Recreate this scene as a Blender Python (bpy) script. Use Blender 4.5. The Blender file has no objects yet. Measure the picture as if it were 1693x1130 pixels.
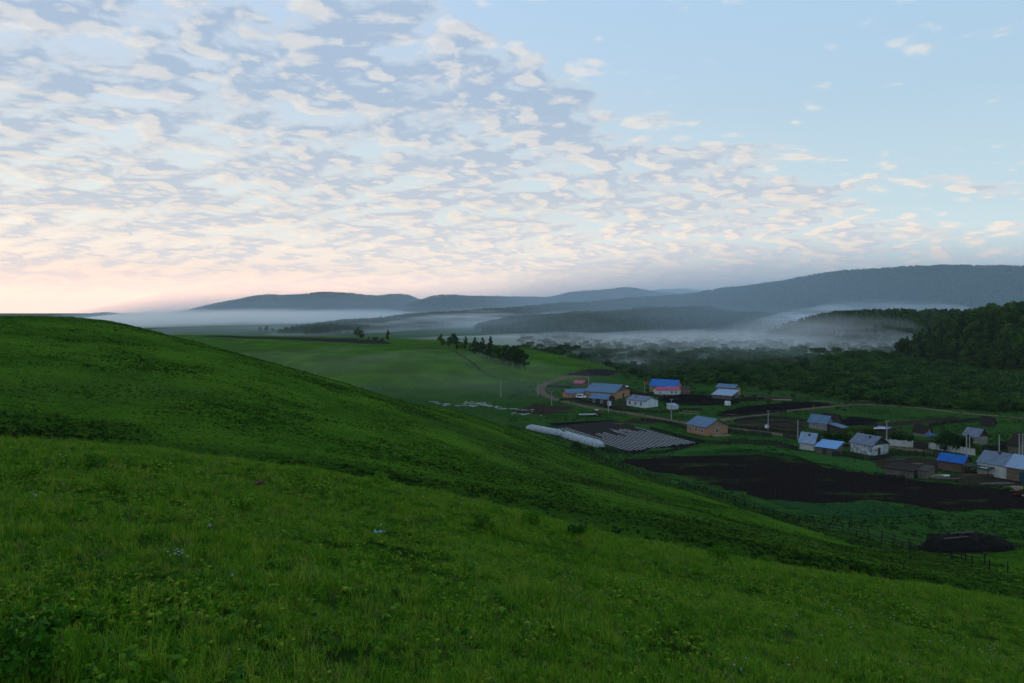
import bpy, bmesh, math, random
import numpy as np
from mathutils import Vector, Matrix, noise as mnoise

SC = bpy.context.scene
COL = SC.collection
R = math.radians
random.seed(11)
RNG = np.random.default_rng(7)

# ------------------------------------------------------------------ camera
F = 1250.0            # focal length in photo pixels (photo is 1693 wide)
CX, HZ = 846.5, 510.0 # principal column, horizon row
CAMZ = 42.0           # eye height above the valley floor
cam_d = bpy.data.cameras.new('camera')
cam = bpy.data.objects.new('camera', cam_d)
COL.objects.link(cam)
cam.location = (0, 0, CAMZ)
cam.rotation_euler = (R(90), 0, 0)
cam_d.sensor_width = 36.0
cam_d.lens = 36.0 * F / 1693.0
cam_d.shift_y = -(565.0 - HZ) / 1693.0
cam_d.clip_start = 0.1
cam_d.clip_end = 60000
SC.camera = cam

# ------------------------------------------------------------------ view and render settings
SC.view_settings.view_transform = 'Standard'
SC.view_settings.look = 'None'
SC.view_settings.exposure = 0.0
SC.view_settings.gamma = 1.0
SC.render.engine = 'CYCLES'
SC.cycles.use_denoising = True
SC.cycles.max_bounces = 6
SC.cycles.diffuse_bounces = 3
SC.cycles.glossy_bounces = 2
SC.cycles.transmission_bounces = 2
SC.cycles.transparent_max_bounces = 12
SC.cycles.volume_bounces = 8
SC.cycles.use_adaptive_sampling = True
SC.cycles.adaptive_threshold = 0.01

SUN_AZ = R(-52)       # measured from +Y towards +X: low on the left, beyond the hill
SUN_EL = R(5)

# ------------------------------------------------------------------ node helpers
def lin(r, g, b):
    def f(c):
        c /= 255.0
        return c / 12.92 if c <= 0.04045 else ((c + 0.055) / 1.055) ** 2.4
    return (f(r), f(g), f(b), 1.0)

class NT:
    def __init__(s, tree):
        s.t = tree; s.n = tree.nodes; s.l = tree.links
    def new(s, typ, **kw):
        nd = s.n.new(typ)
        for k, v in kw.items(): setattr(nd, k, v)
        return nd
    def put(s, sock, v):
        if isinstance(v, bpy.types.NodeSocket): s.l.new(v, sock)
        elif v is not None: sock.default_value = v
    def math(s, op, a, b=None, c=None, clamp=False):
        nd = s.new('ShaderNodeMath', operation=op, use_clamp=clamp)
        s.put(nd.inputs[0], a); s.put(nd.inputs[1], b); s.put(nd.inputs[2], c)
        return nd.outputs[0]
    def mix(s, f, a, b, blend='MIX'):
        nd = s.new('ShaderNodeMix', data_type='RGBA', blend_type=blend)
        s.put(nd.inputs[0], f); s.put(nd.inputs[6], a); s.put(nd.inputs[7], b)
        return nd.outputs[2]
    def mixf(s, f, a, b):
        nd = s.new('ShaderNodeMix', data_type='FLOAT')
        s.put(nd.inputs[0], f); s.put(nd.inputs[2], a); s.put(nd.inputs[3], b)
        return nd.outputs[0]
    def smooth(s, v, lo, hi, a=0.0, b=1.0):
        nd = s.new('ShaderNodeMapRange', interpolation_type='SMOOTHSTEP')
        s.put(nd.inputs[0], v); s.put(nd.inputs[1], lo); s.put(nd.inputs[2], hi)
        s.put(nd.inputs[3], a); s.put(nd.inputs[4], b)
        return nd.outputs[0]
    def comb(s, x, y, z):
        nd = s.new('ShaderNodeCombineXYZ')
        s.put(nd.inputs[0], x); s.put(nd.inputs[1], y); s.put(nd.inputs[2], z)
        return nd.outputs[0]
    def noise(s, vec, scale, detail=4.0, rough=0.5, dist=0.0):
        nd = s.new('ShaderNodeTexNoise')
        s.put(nd.inputs['Vector'], vec); nd.inputs['Scale'].default_value = scale
        nd.inputs['Detail'].default_value = detail; nd.inputs['Roughness'].default_value = rough
        nd.inputs['Distortion'].default_value = dist
        return nd.outputs['Fac']
    def ramp(s, f, stops):
        nd = s.new('ShaderNodeValToRGB'); s.put(nd.inputs[0], f)
        cr = nd.color_ramp
        while len(cr.elements) < len(stops): cr.elements.new(0.5)
        for e, (p, c) in zip(cr.elements, stops): e.position = p; e.color = c
        return nd.outputs[0]

# ------------------------------------------------------------------ world: physical sky with a broken altocumulus deck
world = bpy.data.worlds.new('World'); SC.world = world; world.use_nodes = True
w = NT(world.node_tree); w.n.clear()
wo = w.new('ShaderNodeOutputWorld'); bg = w.new('ShaderNodeBackground')
w.l.new(bg.outputs[0], wo.inputs[0])
sky = w.new('ShaderNodeTexSky', sky_type='NISHITA')
sky.sun_disc = False; sky.sun_elevation = SUN_EL; sky.sun_rotation = SUN_AZ
sky.altitude = 300; sky.air_density = 1.0; sky.dust_density = 1.2; sky.ozone_density = 1.5
SKY_STRENGTH = 0.15
tc = w.new('ShaderNodeTexCoord')
sp = w.new('ShaderNodeSeparateXYZ'); w.l.new(tc.outputs['Generated'], sp.inputs[0])
x, y, z = sp.outputs
zpos = w.math('MAXIMUM', z, 0.0)
zc = w.math('ADD', zpos, 0.18)
u = w.math('DIVIDE', x, zc); v = w.math('DIVIDE', y, zc)
# clear sky: Nishita lifted towards the thin bright dawn veil
nish = w.mix(1.0, sky.outputs[0], (SKY_STRENGTH,) * 3 + (1,), 'MULTIPLY')
az = w.math('ARCTAN2', x, y)                       # 0 ahead, negative left
right = w.smooth(az, -0.6, 0.75)
veil_lo = w.mix(right, lin(232, 214, 205), lin(190, 208, 214))
veil_mid = w.mix(right, lin(216, 226, 229), lin(188, 213, 227))
veil_hi = w.mix(right, lin(188, 213, 242), lin(172, 207, 235))
veil = w.mix(w.smooth(z, 0.01, 0.15), veil_lo, veil_mid)
veil = w.mix(w.smooth(z, 0.10, 0.42), veil, veil_hi)
clear = w.mix(0.93, nish, veil)
# cloud deck on a plane, so that it shrinks towards the horizon
edge = w.math('MINIMUM', w.math('MULTIPLY_ADD', v, 1.4, -2.66), 2.1)
s_in = w.math('SUBTRACT', edge, u)
cn = w.comb(w.math('MULTIPLY', u, 0.9), v, 3.7)
big = w.noise(cn, 1.6, 3, 0.5)
s_in = w.math('ADD', s_in, w.math('MULTIPLY', w.math('SUBTRACT', big, 0.5), 2.2))
cover = w.smooth(s_in, -1.1, 0.8)
warp = w.noise(cn, 3.0, 3, 0.55)
cnw = w.comb(w.math('MULTIPLY_ADD', w.math('SUBTRACT', warp, 0.5), 0.16, w.math('MULTIPLY', u, 0.95)), v, 1.3)
def cloudn(vec, det):
    a = w.noise(vec, 5.4, det, 0.60)
    vo = w.new('ShaderNodeTexVoronoi', feature='SMOOTH_F1'); w.l.new(vec, vo.inputs['Vector'])
    vo.inputs['Scale'].default_value = 11.0; vo.inputs['Smoothness'].default_value = 0.6; vo.inputs['Randomness'].default_value = 1.0
    return w.math('MULTIPLY_ADD', w.math('SUBTRACT', 0.92, vo.outputs['Distance']), 0.26, w.math('MULTIPLY', a, 0.80))
def shifted(dx, dy):
    sh = w.new('ShaderNodeVectorMath', operation='ADD'); w.l.new(cnw, sh.inputs[0]); sh.inputs[1].default_value = (dx, dy, 0.0)
    return sh.outputs[0]
n0 = cloudn(cnw, 11)
l0 = cloudn(cnw, 4); l1 = cloudn(shifted(-0.045, 0.028), 4)
nb = w.math('MULTIPLY_ADD', w.math('SUBTRACT', big, 0.5), 0.26, n0)
th = w.mixf(cover, 0.635, 0.41)
d_ = w.math('SUBTRACT', nb, th)
dens = w.smooth(d_, -0.05, 0.14)
thick = w.smooth(d_, 0.02, 0.15)
lit = w.smooth(w.math('SUBTRACT', l0, l1), -0.03, 0.12)
ripple = w.math('MULTIPLY', w.math('SUBTRACT', w.noise(cnw, 26.0, 6, 0.65), 0.5), 0.55)
light = w.math('ADD', w.math('ADD', w.math('MULTIPLY', w.math('SUBTRACT', 1.0, thick), 0.55), w.math('MULTIPLY', lit, 0.74)), w.math('SUBTRACT', ripple, 0.12), None, True)
grey = w.mix(w.smooth(z, 0.03, 0.30), lin(192, 197, 207), lin(166, 186, 210))
cream = w.mix(w.smooth(z, 0.03, 0.30), lin(246, 226, 207), lin(238, 231, 222))
ccol = w.mix(light, grey, cream)
skyc = w.mix(w.math('MULTIPLY', dens, 0.86), clear, ccol)
# low veil that swallows cloud detail near the horizon
lowc = w.mix(right, lin(224, 200, 190), lin(192, 206, 212))
skyc = w.mix(w.smooth(z, 0.0, 0.075, 0.85, 0.0), skyc, lowc)
# the dawn glow is brightest low down, where it reaches the eye through kilometres of haze
glow = w.ramp(w.math('MULTIPLY', z, 4.0), [(0.0, (0.78, 0.68, 0.63, 1)), (0.06, (0.84, 0.71, 0.63, 1)), (0.20, (0.57, 0.535, 0.50, 1)), (0.5, (0.46, 0.45, 0.435, 1)), (1.0, (0.405, 0.405, 0.405, 1))])
skyc = w.mix(1.0, skyc, glow, 'MULTIPLY')
skyc = w.mix(w.smooth(z, -0.03, -0.01, 0.9, 0.0), skyc, (0.03, 0.045, 0.04, 1))
w.l.new(skyc, bg.inputs[0]); bg.inputs[1].default_value = 2.6

# ------------------------------------------------------------------ sun: still behind the hill and veiled, so faint and very soft
sun_d = bpy.data.lights.new('sun', 'SUN'); sun_d.energy = 0.22; sun_d.angle = R(14); sun_d.color = (1.0, 0.80, 0.62)
sun = bpy.data.objects.new('sun', sun_d); COL.objects.link(sun)
sd = Vector((math.sin(SUN_AZ) * math.cos(SUN_EL), math.cos(SUN_AZ) * math.cos(SUN_EL), math.sin(SUN_EL)))
sun.rotation_euler = sd.to_track_quat('Z', 'Y').to_euler()

# ------------------------------------------------------------------ object helpers
def tag(o, label=None, cat=None, group=None, kind=None):
    if label: o['label'] = label
    if cat: o['category'] = cat
    if group: o['group'] = group
    if kind: o['kind'] = kind
    return o
def empty(name, loc=(0, 0, 0), rz=0.0):
    o = bpy.data.objects.new(name, None); COL.objects.link(o)
    o.location = loc; o.rotation_euler = (0, 0, rz); o.empty_display_size = 0.2
    return o
def link(name, me, parent=None):
    o = bpy.data.objects.new(name, me); COL.objects.link(o)
    if parent is not None: o.parent = parent
    return o
def npmesh(name, verts, faces, mats=(), smooth=False, mat_idx=None):
    """verts (n,3) array, faces (m,k) array of equal-sized faces"""
    verts = np.asarray(verts, np.float32); faces = np.asarray(faces, np.int32)
    me = bpy.data.meshes.new(name)
    me.vertices.add(len(verts)); me.vertices.foreach_set('co', verts.ravel())
    k = faces.shape[1]
    me.loops.add(faces.size); me.loops.foreach_set('vertex_index', faces.ravel())
    me.polygons.add(len(faces))
    me.polygons.foreach_set('loop_start', np.arange(0, faces.size, k, dtype=np.int32))
    me.polygons.foreach_set('loop_total', np.full(len(faces), k, np.int32))
    for m in mats: me.materials.append(m)
    if mat_idx is not None: me.polygons.foreach_set('material_index', np.asarray(mat_idx, np.int32))
    me.polygons.foreach_set('use_smooth', np.full(len(faces), smooth, bool))
    me.update(calc_edges=True); me.validate()
    return me
class MB:
    """collects simple solids into one mesh"""
    def __init__(s): s.v = []; s.f = []
    def poly(s, pts):
        b = len(s.v); s.v += [tuple(p) for p in pts]; s.f.append(tuple(range(b, b + len(pts))))
    def box(s, x0, x1, y0, y1, z0, z1):
        b = len(s.v)
        s.v += [(x0,y0,z0),(x1,y0,z0),(x1,y1,z0),(x0,y1,z0),(x0,y0,z1),(x1,y0,z1),(x1,y1,z1),(x0,y1,z1)]
        for f in ((0,3,2,1),(4,5,6,7),(0,1,5,4),(1,2,6,5),(2,3,7,6),(3,0,4,7)): s.f.append(tuple(b+i for i in f))
    def bar(s, a, c, r, r2=None, n=6):
        a = Vector(a); c = Vector(c); d = c - a
        if d.length < 1e-6: return
        q = d.to_track_quat('Z', 'Y'); r2 = r if r2 is None else r2; b = len(s.v)
        for (o, rr) in ((a, r), (c, r2)):
            for i in range(n):
                t = 2*math.pi*i/n
                s.v.append(tuple(o + q @ Vector((rr*math.cos(t), rr*math.sin(t), 0))))
        for i in range(n):
            j = (i+1) % n; s.f.append((b+i, b+j, b+n+j, b+n+i))
        s.f.append(tuple(b+i for i in range(n))[::-1]); s.f.append(tuple(b+n+i for i in range(n)))
    def slab(s, p0, p1, p2, p3, t):
        """quad p0..p3 (counter-clockwise from outside) thickened inwards by t"""
        P = [Vector(p) for p in (p0,p1,p2,p3)]; nrm = (P[1]-P[0]).cross(P[3]-P[0]).normalized()*t
        b = len(s.v); s.v += [tuple(p) for p in P] + [tuple(p - nrm) for p in P]
        for f in ((0,1,2,3),(7,6,5,4),(0,4,5,1),(1,5,6,2),(2,6,7,3),(3,7,4,0)): s.f.append(tuple(b+i for i in f))
    def build(s, name, mat, parent=None, smooth=False):
        me = bpy.data.meshes.new(name); me.from_pydata(s.v, [], s.f)
        if mat: me.materials.append(mat)
        if smooth: me.polygons.foreach_set('use_smooth', [True]*len(me.polygons))
        me.update()
        return link(name, me, parent)

# ------------------------------------------------------------------ terrain height function
def near_drop(X, Y): return 1.65 + 0.2*Y + 0.2*np.clip(X, -40, 40)
CP = []
def c_py(px, *pts):
    for Y, py in pts: CP.append(((px - CX)/F*Y, Y, (py - HZ)*Y/F))
def c_d(px, *pts):
    for Y, D in pts: CP.append(((px - CX)/F*Y, Y, D))
for px in (-1500, -700, -300, 0, 300, 640, 960, 1300, 1693, 2200, 3000):
    for Y in (3, 6, 10, 15):
        X = (px - CX)/F*Y
        d = 1.65 + 0.2*Y + 0.2*max(X, -0.55*Y)
        CP.append((X, Y, d))
c_py(-1500, (32, 660)); c_py(-700, (30, 685)); c_py(-300, (27, 712)); c_py(0, (25, 739)); c_py(300, (25, 768)); c_py(640, (24, 807))
c_py(850, (23, 850)); c_py(1100, (22, 905)); c_py(1300, (22, 937)); c_py(1500, (24, 968)); c_py(1693, (28, 1003)); c_py(2200, (35, 1085)); c_py(3000, (40, 1150))
for px, Y, D in ((-700, 42, 7.2), (-300, 38, 7.6), (0, 36, 8.2), (300, 38, 10.4), (640, 38, 12.4), (850, 38, 13.6), (1100, 36, 14.0), (1300, 36, 14.2), (1500, 38, 15.0), (1693, 42, 17.2), (2200, 50, 25)):
    c_d(px, (Y, D))
c_py(-1500, (60, 640), (100, 560), (150, 505), (220, 480)); c_d(-1500, (320, 5), (450, 30), (700, 42))
c_py(-700, (60, 672), (100, 590), (150, 530), (200, 505)); c_d(-700, (280, 10), (400, 36), (600, 40))
c_py(-300, (55, 705), (90, 615), (130, 547), (170, 514)); c_d(-300, (240, 12), (340, 38), (500, 44))
c_py(0, (50, 728), (75, 655), (100, 598), (125, 555), (158, 522)); c_d(0, (190, 5.5), (240, 20), (320, 40), (420, 48))
c_py(200, (55, 742), (75, 690), (100, 630), (125, 580), (150, 545), (168, 534)); c_d(200, (190, 6.5), (230, 18), (300, 40), (380, 48))
c_py(400, (58, 766), (80, 705), (110, 645), (140, 602), (162, 586)); c_d(400, (190, 16), (230, 31), (290, 46), (380, 48))
c_py(560, (55, 785), (80, 738), (110, 690), (140, 655), (172, 631)); c_d(560, (198, 24), (235, 37), (280, 46), (360, 48))
c_py(720, (55, 818), (80, 775), (110, 735), (140, 705), (175, 681), (200, 673)); c_d(720, (222, 32), (252, 41.5), (290, 46))
c_py(850, (55, 846), (80, 805), (110, 772), (140, 748), (170, 729), (200, 716), (230, 709)); c_d(850, (262, 41.3), (290, 46))
c_py(960, (50, 870), (80, 828), (110, 802), (140, 782), (170, 768), (200, 757)); c_d(960, (228, 43), (260, 46))
c_py(1150, (50, 898), (70, 876), (100, 852), (130, 834)); c_d(1150, (160, 39.2), (184, 43), (220, 46))
c_py(1300, (50, 928), (70, 908), (100, 885)); c_d(1300, (130, 37.6), (154, 42), (180, 45))
c_py(1450, (50, 950), (75, 932), (100, 916)); c_d(1450, (122, 39.3), (142, 42.6), (170, 45))
c_py(1600, (60, 972), (80, 955), (100, 941)); c_d(1600, (118, 38.6), (138, 41.6), (170, 45))
c_py(1693, (60, 990), (85, 963), (105, 945)); c_d(1693, (125, 39.6), (145, 42), (180, 45))
c_d(2200, (70, 32), (100, 38), (130, 42), (180, 46)); c_d(3000, (60, 34), (100, 41), (130, 45), (250, 46))
for px in (1060, 1150, 1300, 1500, 1693, 2200, 3000):
    for Y in (260, 330, 430, 600, 1000): c_d(px, (Y, 46 + Y*0.01))
c_d(0, (520, 44), (620, 36)); c_py(0, (760, 556)); c_d(0, (900, 34), (1200, 48))
c_d(-700, (760, 30), (1200, 48)); c_d(-1500, (900, 30), (1200, 48))
c_d(330, (480, 40)); c_py(330, (620, 574), (690, 566), (770, 555)); c_d(330, (880, 33), (1150, 48))
c_py(500, (360, 655), (450, 605), (520, 585), (610, 570), (740, 558.5)); c_d(500, (860, 34), (1100, 48))
c_py(640, (345, 661), (400, 628), (460, 600), (520, 581), (600, 568), (690, 562)); c_d(640, (820, 34), (1000, 47))
c_py(720, (335, 666), (400, 634), (460, 601), (530, 579), (600, 566.5), (660, 562.5)); c_d(720, (760, 33), (900, 46))
c_py(850, (345, 662), (400, 639), (450, 607), (500, 587), (560, 574)); c_d(850, (640, 34.5), (750, 46))
c_d(950, (370, 43), (420, 41.5)); c_py(950, (460, 608), (510, 593)); c_d(950, (570, 39), (640, 47))
c_d(1010, (400, 45), (445, 42)); c_py(1010, (470, 614), (500, 608)); c_d(1010, (550, 45))
for px in (720, 850, 960): c_d(px, (1200, 58), (310, 44.5))
CP = np.array(CP)
def to_tv(X, Y):
    s = np.maximum(Y, -9.0) + 15.0
    return np.clip(X/s, -1.9, 1.6), np.log(np.minimum(s, 1300))
ct, cv = to_tv(CP[:, 0], CP[:, 1]); cq = CP[:, 2]/(CP[:, 1] + 15.0)
def tpsk(d2): return 0.5*d2*np.log(d2 + 1e-12)
N_ = len(CP)
A = np.zeros((N_ + 3, N_ + 3))
A[:N_, :N_] = tpsk((ct[:, None]-ct[None])**2 + (cv[:, None]-cv[None])**2) + np.eye(N_)*2e-5
A[:N_, N_] = 1; A[:N_, N_+1] = ct; A[:N_, N_+2] = cv; A[N_:, :N_] = A[:N_, N_:].T
WT = np.linalg.solve(A, np.concatenate([cq, [0, 0, 0]]))
def fbm(X, Y, s, seed=0.0):
    out = 0
    for k, (a, f) in enumerate(((1, 1), (0.5, 2.03), (0.25, 4.1))):
        th_ = 0.7*k + seed; c, s_ = math.cos(th_), math.sin(th_)
        xx = (X*c - Y*s_)*f/s; yy = (X*s_ + Y*c)*f/s
        out = out + a*(np.sin(xx*1.0 + 1.7*np.sin(yy*0.8 + seed)) * np.sin(yy*1.1 + 1.3*np.sin(xx*0.7 - seed)))
    return out
def height(X, Y):
    X = np.atleast_1d(np.asarray(X, float)); Y = np.atleast_1d(np.asarray(Y, float))
    X, Y = np.broadcast_arrays(X, Y); shp = X.shape; Xf = X.ravel(); Yf = Y.ravel()
    t, v_ = to_tv(Xf, Yf); q = np.empty(len(t))
    for i in range(0, len(t), 20000):
        d2 = (t[i:i+20000, None]-ct[None])**2 + (v_[i:i+20000, None]-cv[None])**2
        q[i:i+20000] = tpsk(d2) @ WT[:N_] + WT[N_] + WT[N_+1]*t[i:i+20000] + WT[N_+2]*v_[i:i+20000]
    D = q*(np.minimum(Yf, 1300) + 15.0)
    wn = np.clip((Yf - 3.0)/5.0, 0, 1); wn = wn*wn*(3-2*wn)
    Dn = 1.65 + 0.2*Yf + 0.2*np.clip(Xf, -0.55*np.maximum(Yf, 6), 30)
    D = D*wn + Dn*(1-wn)
    D = np.where(Yf > 1250, 60.0, D)
    Z = CAMZ - D
    amp = np.clip(Z/6.0, 0, 1)
    dist = np.hypot(Xf, Yf)
    Z = Z + amp*(0.022*np.clip(dist/12, 0.3, 1)*fbm(Xf, Yf, 0.55, 1.1) + 0.07*np.clip(dist/30, 0.2, 1)*fbm(Xf, Yf, 2.7, 2.3) + 0.35*np.clip((dist-40)/120, 0, 1)*fbm(Xf, Yf, 17.0, 0.4))
    k = 0.5
    Z = k*np.logaddexp(0, np.clip(Z/k, -60, 400))
    return Z.reshape(shp)
def hz(X, Y): return float(height(X, Y)[0])
def ray(px, py, ymin=2.0, ymax=2500):
    """where the line of sight through a photo pixel meets the ground"""
    Ys = np.exp(np.linspace(math.log(ymin), math.log(ymax), 900))
    Xs = (px - CX)/F*Ys; Zr = CAMZ - (py - HZ)/F*Ys; H = height(Xs, Ys)
    b = np.nonzero(H >= Zr - 0.02)[0]
    i = b[0] if len(b) else len(Ys) - 1
    return Vector((Xs[i], Ys[i], H[i]))
def floorpt(px, py, z=0.0):
    Y = F*(CAMZ - z)/(py - HZ)
    return Vector(((px - CX)/F*Y, Y, z))
# ------------------------------------------------------------------ materials
MAT = {}
def pmat(name, col, rough=0.9, col2=None, scale=6.0, bump=0.0, metal=0.0, spec=0.08, stretch=None, detail=5, obj=True, island=0.0):
    """a plain painted / wooden / metal surface with blotchy wear"""
    if name in MAT: return MAT[name]
    m = bpy.data.materials.new(name); m.use_nodes = True; t = NT(m.node_tree)
    b = t.n['Principled BSDF']; c = t.new('ShaderNodeTexCoord')
    vec = c.outputs['Object']
    if stretch:
        mp = t.new('ShaderNodeMapping'); t.l.new(vec, mp.inputs[0]); mp.inputs['Scale'].default_value = stretch; vec = mp.outputs[0]
    n = t.noise(vec, scale, detail, 0.62)
    if col2 is None: col2 = tuple(x_*0.62 for x_ in col[:3]) + (1,)
    out = t.mix(t.smooth(n, 0.34, 0.66), col2, col)
    big_ = t.noise(vec, scale*0.17, 3, 0.5)
    out = t.mix(t.smooth(big_, 0.35, 0.7, 0, 0.45), out, tuple(x_*0.7 for x_ in col[:3]) + (1,))
    t.l.new(out, b.inputs['Base Color'])
    b.inputs['Roughness'].default_value = rough; b.inputs['Metallic'].default_value = metal
    b.inputs['Specular IOR Level'].default_value = spec
    if bump:
        bp = t.new('ShaderNodeBump'); bp.inputs['Strength'].default_value = 0.6; bp.inputs['Distance'].default_value = bump
        t.l.new(n, bp.inputs['Height']); t.l.new(bp.outputs[0], b.inputs['Normal'])
    MAT[name] = m; return m

def foliage(name, cols, rough=0.7, trans=0.25, scale=0.35, dark=0.6):
    """leaf surface: a colour that wanders from plant to plant and from clump to clump"""
    m = bpy.data.materials.new(name); m.use_nodes = True; t = NT(m.node_tree)
    b = t.n['Principled BSDF']; o = t.n['Material Output']
    oi = t.new('ShaderNodeObjectInfo'); g = t.new('ShaderNodeNewGeometry')
    n = t.noise(g.outputs['Position'], scale, 3, 0.6)
    f = t.math('MULTIPLY_ADD', oi.outputs['Random'], 0.75, t.math('MULTIPLY', n, 0.42))
    k = len(cols); c = t.ramp(f, [((i + 0.4)/(k + 0.2), col) for i, col in enumerate(cols)])
    ri = g.outputs['Random Per Island']
    c = t.mix(t.math('MULTIPLY', ri, 1 - dark), c, (0.0, 0.0, 0.0, 1))
    t.l.new(c, b.inputs['Base Color']); b.inputs['Roughness'].default_value = rough
    b.inputs['Specular IOR Level'].default_value = 0.03
    if trans:
        tr = t.new('ShaderNodeBsdfTranslucent'); t.l.new(c, tr.inputs[0])
        ms = t.new('ShaderNodeMixShader'); ms.inputs[0].default_value = trans
        t.l.new(b.outputs[0], ms.inputs[1]); t.l.new(tr.outputs[0], ms.inputs[2]); t.l.new(ms.outputs[0], o.inputs[0])
    return m

def ground_material():
    m = bpy.data.materials.new('meadow'); m.use_nodes = True; t = NT(m.node_tree)
    b = t.n['Principled BSDF']; g = t.new('ShaderNodeNewGeometry'); P = g.outputs['Position']
    sp_ = t.new('ShaderNodeSeparateXYZ'); t.l.new(P, sp_.inputs[0])
    flat = t.comb(sp_.outputs[0], sp_.outputs[1], 0.0)
    n_s = t.noise(flat, 2.3, 7, 0.72); n_m = t.noise(flat, 0.42, 6, 0.68); n_l = t.noise(flat, 0.055, 4, 0.55); n_x = t.noise(flat, 0.012, 3, 0.5)
    g1 = (0.035, 0.093, 0.008, 1); g2 = (0.054, 0.120, 0.010, 1); g3 = (0.017, 0.056, 0.005, 1); g4 = (0.095, 0.180, 0.014, 1)
    c = t.mix(t.smooth(n_m, 0.42, 0.58), g3, g1)
    c = t.mix(t.smooth(n_l, 0.40, 0.66), c, g2)
    c = t.mix(t.smooth(n_s, 0.50, 0.68, 0, 0.8), c, g4)
    c = t.mix(t.smooth(n_s, 0.47, 0.30, 0, 0.9), c, (0.004, 0.012, 0.003, 1))
    c = t.mix(t.smooth(n_x, 0.48, 0.60, 0, 0.5), c, (0.040, 0.062, 0.016, 1))
    # dark trampled dips: bare black soil showing through the turf in the gully
    dx = t.math('DIVIDE', t.math('ADD', sp_.outputs[0], 22.0), 16.0); dy = t.math('DIVIDE', t.math('SUBTRACT', sp_.outputs[1], 53.0), 7.0)
    rr = t.math('SQRT', t.math('ADD', t.math('POWER', t.math('ABSOLUTE', dx), 2.0), t.math('POWER', t.math('ABSOLUTE', dy), 2.0)))
    rr = t.math('ADD', rr, t.math('MULTIPLY', t.math('SUBTRACT', n_m, 0.5), 1.6))
    c = t.mix(t.smooth(rr, 1.1, 0.5, 0, 0.75), c, (0.016, 0.015, 0.010, 1))
    # fold between near shelf and hill: its shade painted in as darker green
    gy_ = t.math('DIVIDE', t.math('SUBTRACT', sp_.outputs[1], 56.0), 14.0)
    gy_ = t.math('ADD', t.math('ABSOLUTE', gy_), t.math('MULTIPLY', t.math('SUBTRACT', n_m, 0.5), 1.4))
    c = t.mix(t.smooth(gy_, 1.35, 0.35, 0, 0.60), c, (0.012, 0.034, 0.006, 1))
    # small bare earth spots on the near slope
    c = t.mix(t.smooth(t.noise(flat, 0.9, 4, 0.7), 0.66, 0.74, 0, 0.7), c, (0.045, 0.030, 0.016, 1))
    # the wet valley floor carries a darker, bluer sward
    c = t.mix(t.smooth(sp_.outputs[2], 2.6, 0.4, 0, 0.72), c, t.mix(t.smooth(n_m, 0.35, 0.65), (0.012, 0.034, 0.010, 1), (0.024, 0.066, 0.018, 1)))
    # near shelf: earth under the turf darkened, painting depth and shade between blades
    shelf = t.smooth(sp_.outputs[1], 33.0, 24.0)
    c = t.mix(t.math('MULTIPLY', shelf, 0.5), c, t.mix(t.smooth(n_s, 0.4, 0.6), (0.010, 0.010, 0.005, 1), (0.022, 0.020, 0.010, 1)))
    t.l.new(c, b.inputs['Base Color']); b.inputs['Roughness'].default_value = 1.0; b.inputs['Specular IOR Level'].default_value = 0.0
    bp = t.new('ShaderNodeBump'); bp.inputs['Strength'].default_value = 1.0; bp.inputs['Distance'].default_value = 0.16
    hh = t.math('ADD', n_s, t.math('MULTIPLY', n_m, 2.5)); t.l.new(hh, bp.inputs['Height']); t.l.new(bp.outputs[0], b.inputs['Normal'])
    return m
M_GROUND = ground_material()

def soil_material(name, c1, c2, furrow=None, ang=0.0, green=None, gthr=0.6):
    m = bpy.data.materials.new(name); m.use_nodes = True; t = NT(m.node_tree)
    b = t.n['Principled BSDF']; g = t.new('ShaderNodeNewGeometry'); P = g.outputs['Position']
    n = t.noise(P, 1.6, 6, 0.65); n2 = t.noise(P, 0.12, 4, 0.55)
    c = t.mix(t.smooth(n, 0.35, 0.68), c1, c2)
    if furrow:
        mp = t.new('ShaderNodeMapping'); t.l.new(P, mp.inputs[0]); mp.inputs['Rotation'].default_value = (0, 0, ang)
        wv = t.new('ShaderNodeTexWave'); t.l.new(mp.outputs[0], wv.inputs[0]); wv.inputs['Scale'].default_value = furrow
        wv.inputs['Distortion'].default_value = 1.2; wv.inputs['Detail'].default_value = 3
        c = t.mix(t.math('MULTIPLY', wv.outputs['Fac'], 0.28), c, tuple(q*0.45 for q in c1[:3]) + (1,))
    if green:
        mp2 = t.new('ShaderNodeMapping'); t.l.new(P, mp2.inputs[0]); mp2.inputs['Scale'].default_value = (0.35, 1.0, 1); mp2.inputs['Rotation'].default_value = (0, 0, 0.15)
        n3 = t.noise(mp2.outputs[0], 0.10, 6, 0.7)
        c = t.mix(t.smooth(n3, gthr, gthr + 0.10, 0, 0.8), c, green)
    t.l.new(c, b.inputs['Base Color']); b.inputs['Roughness'].default_value = 1.0; b.inputs['Specular IOR Level'].default_value = 0.0
    bp = t.new('ShaderNodeBump'); bp.inputs['Strength'].default_value = 0.7; bp.inputs['Distance'].default_value = 0.08
    t.l.new(n, bp.inputs['Height']); t.l.new(bp.outputs[0], b.inputs['Normal'])
    return m

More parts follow.
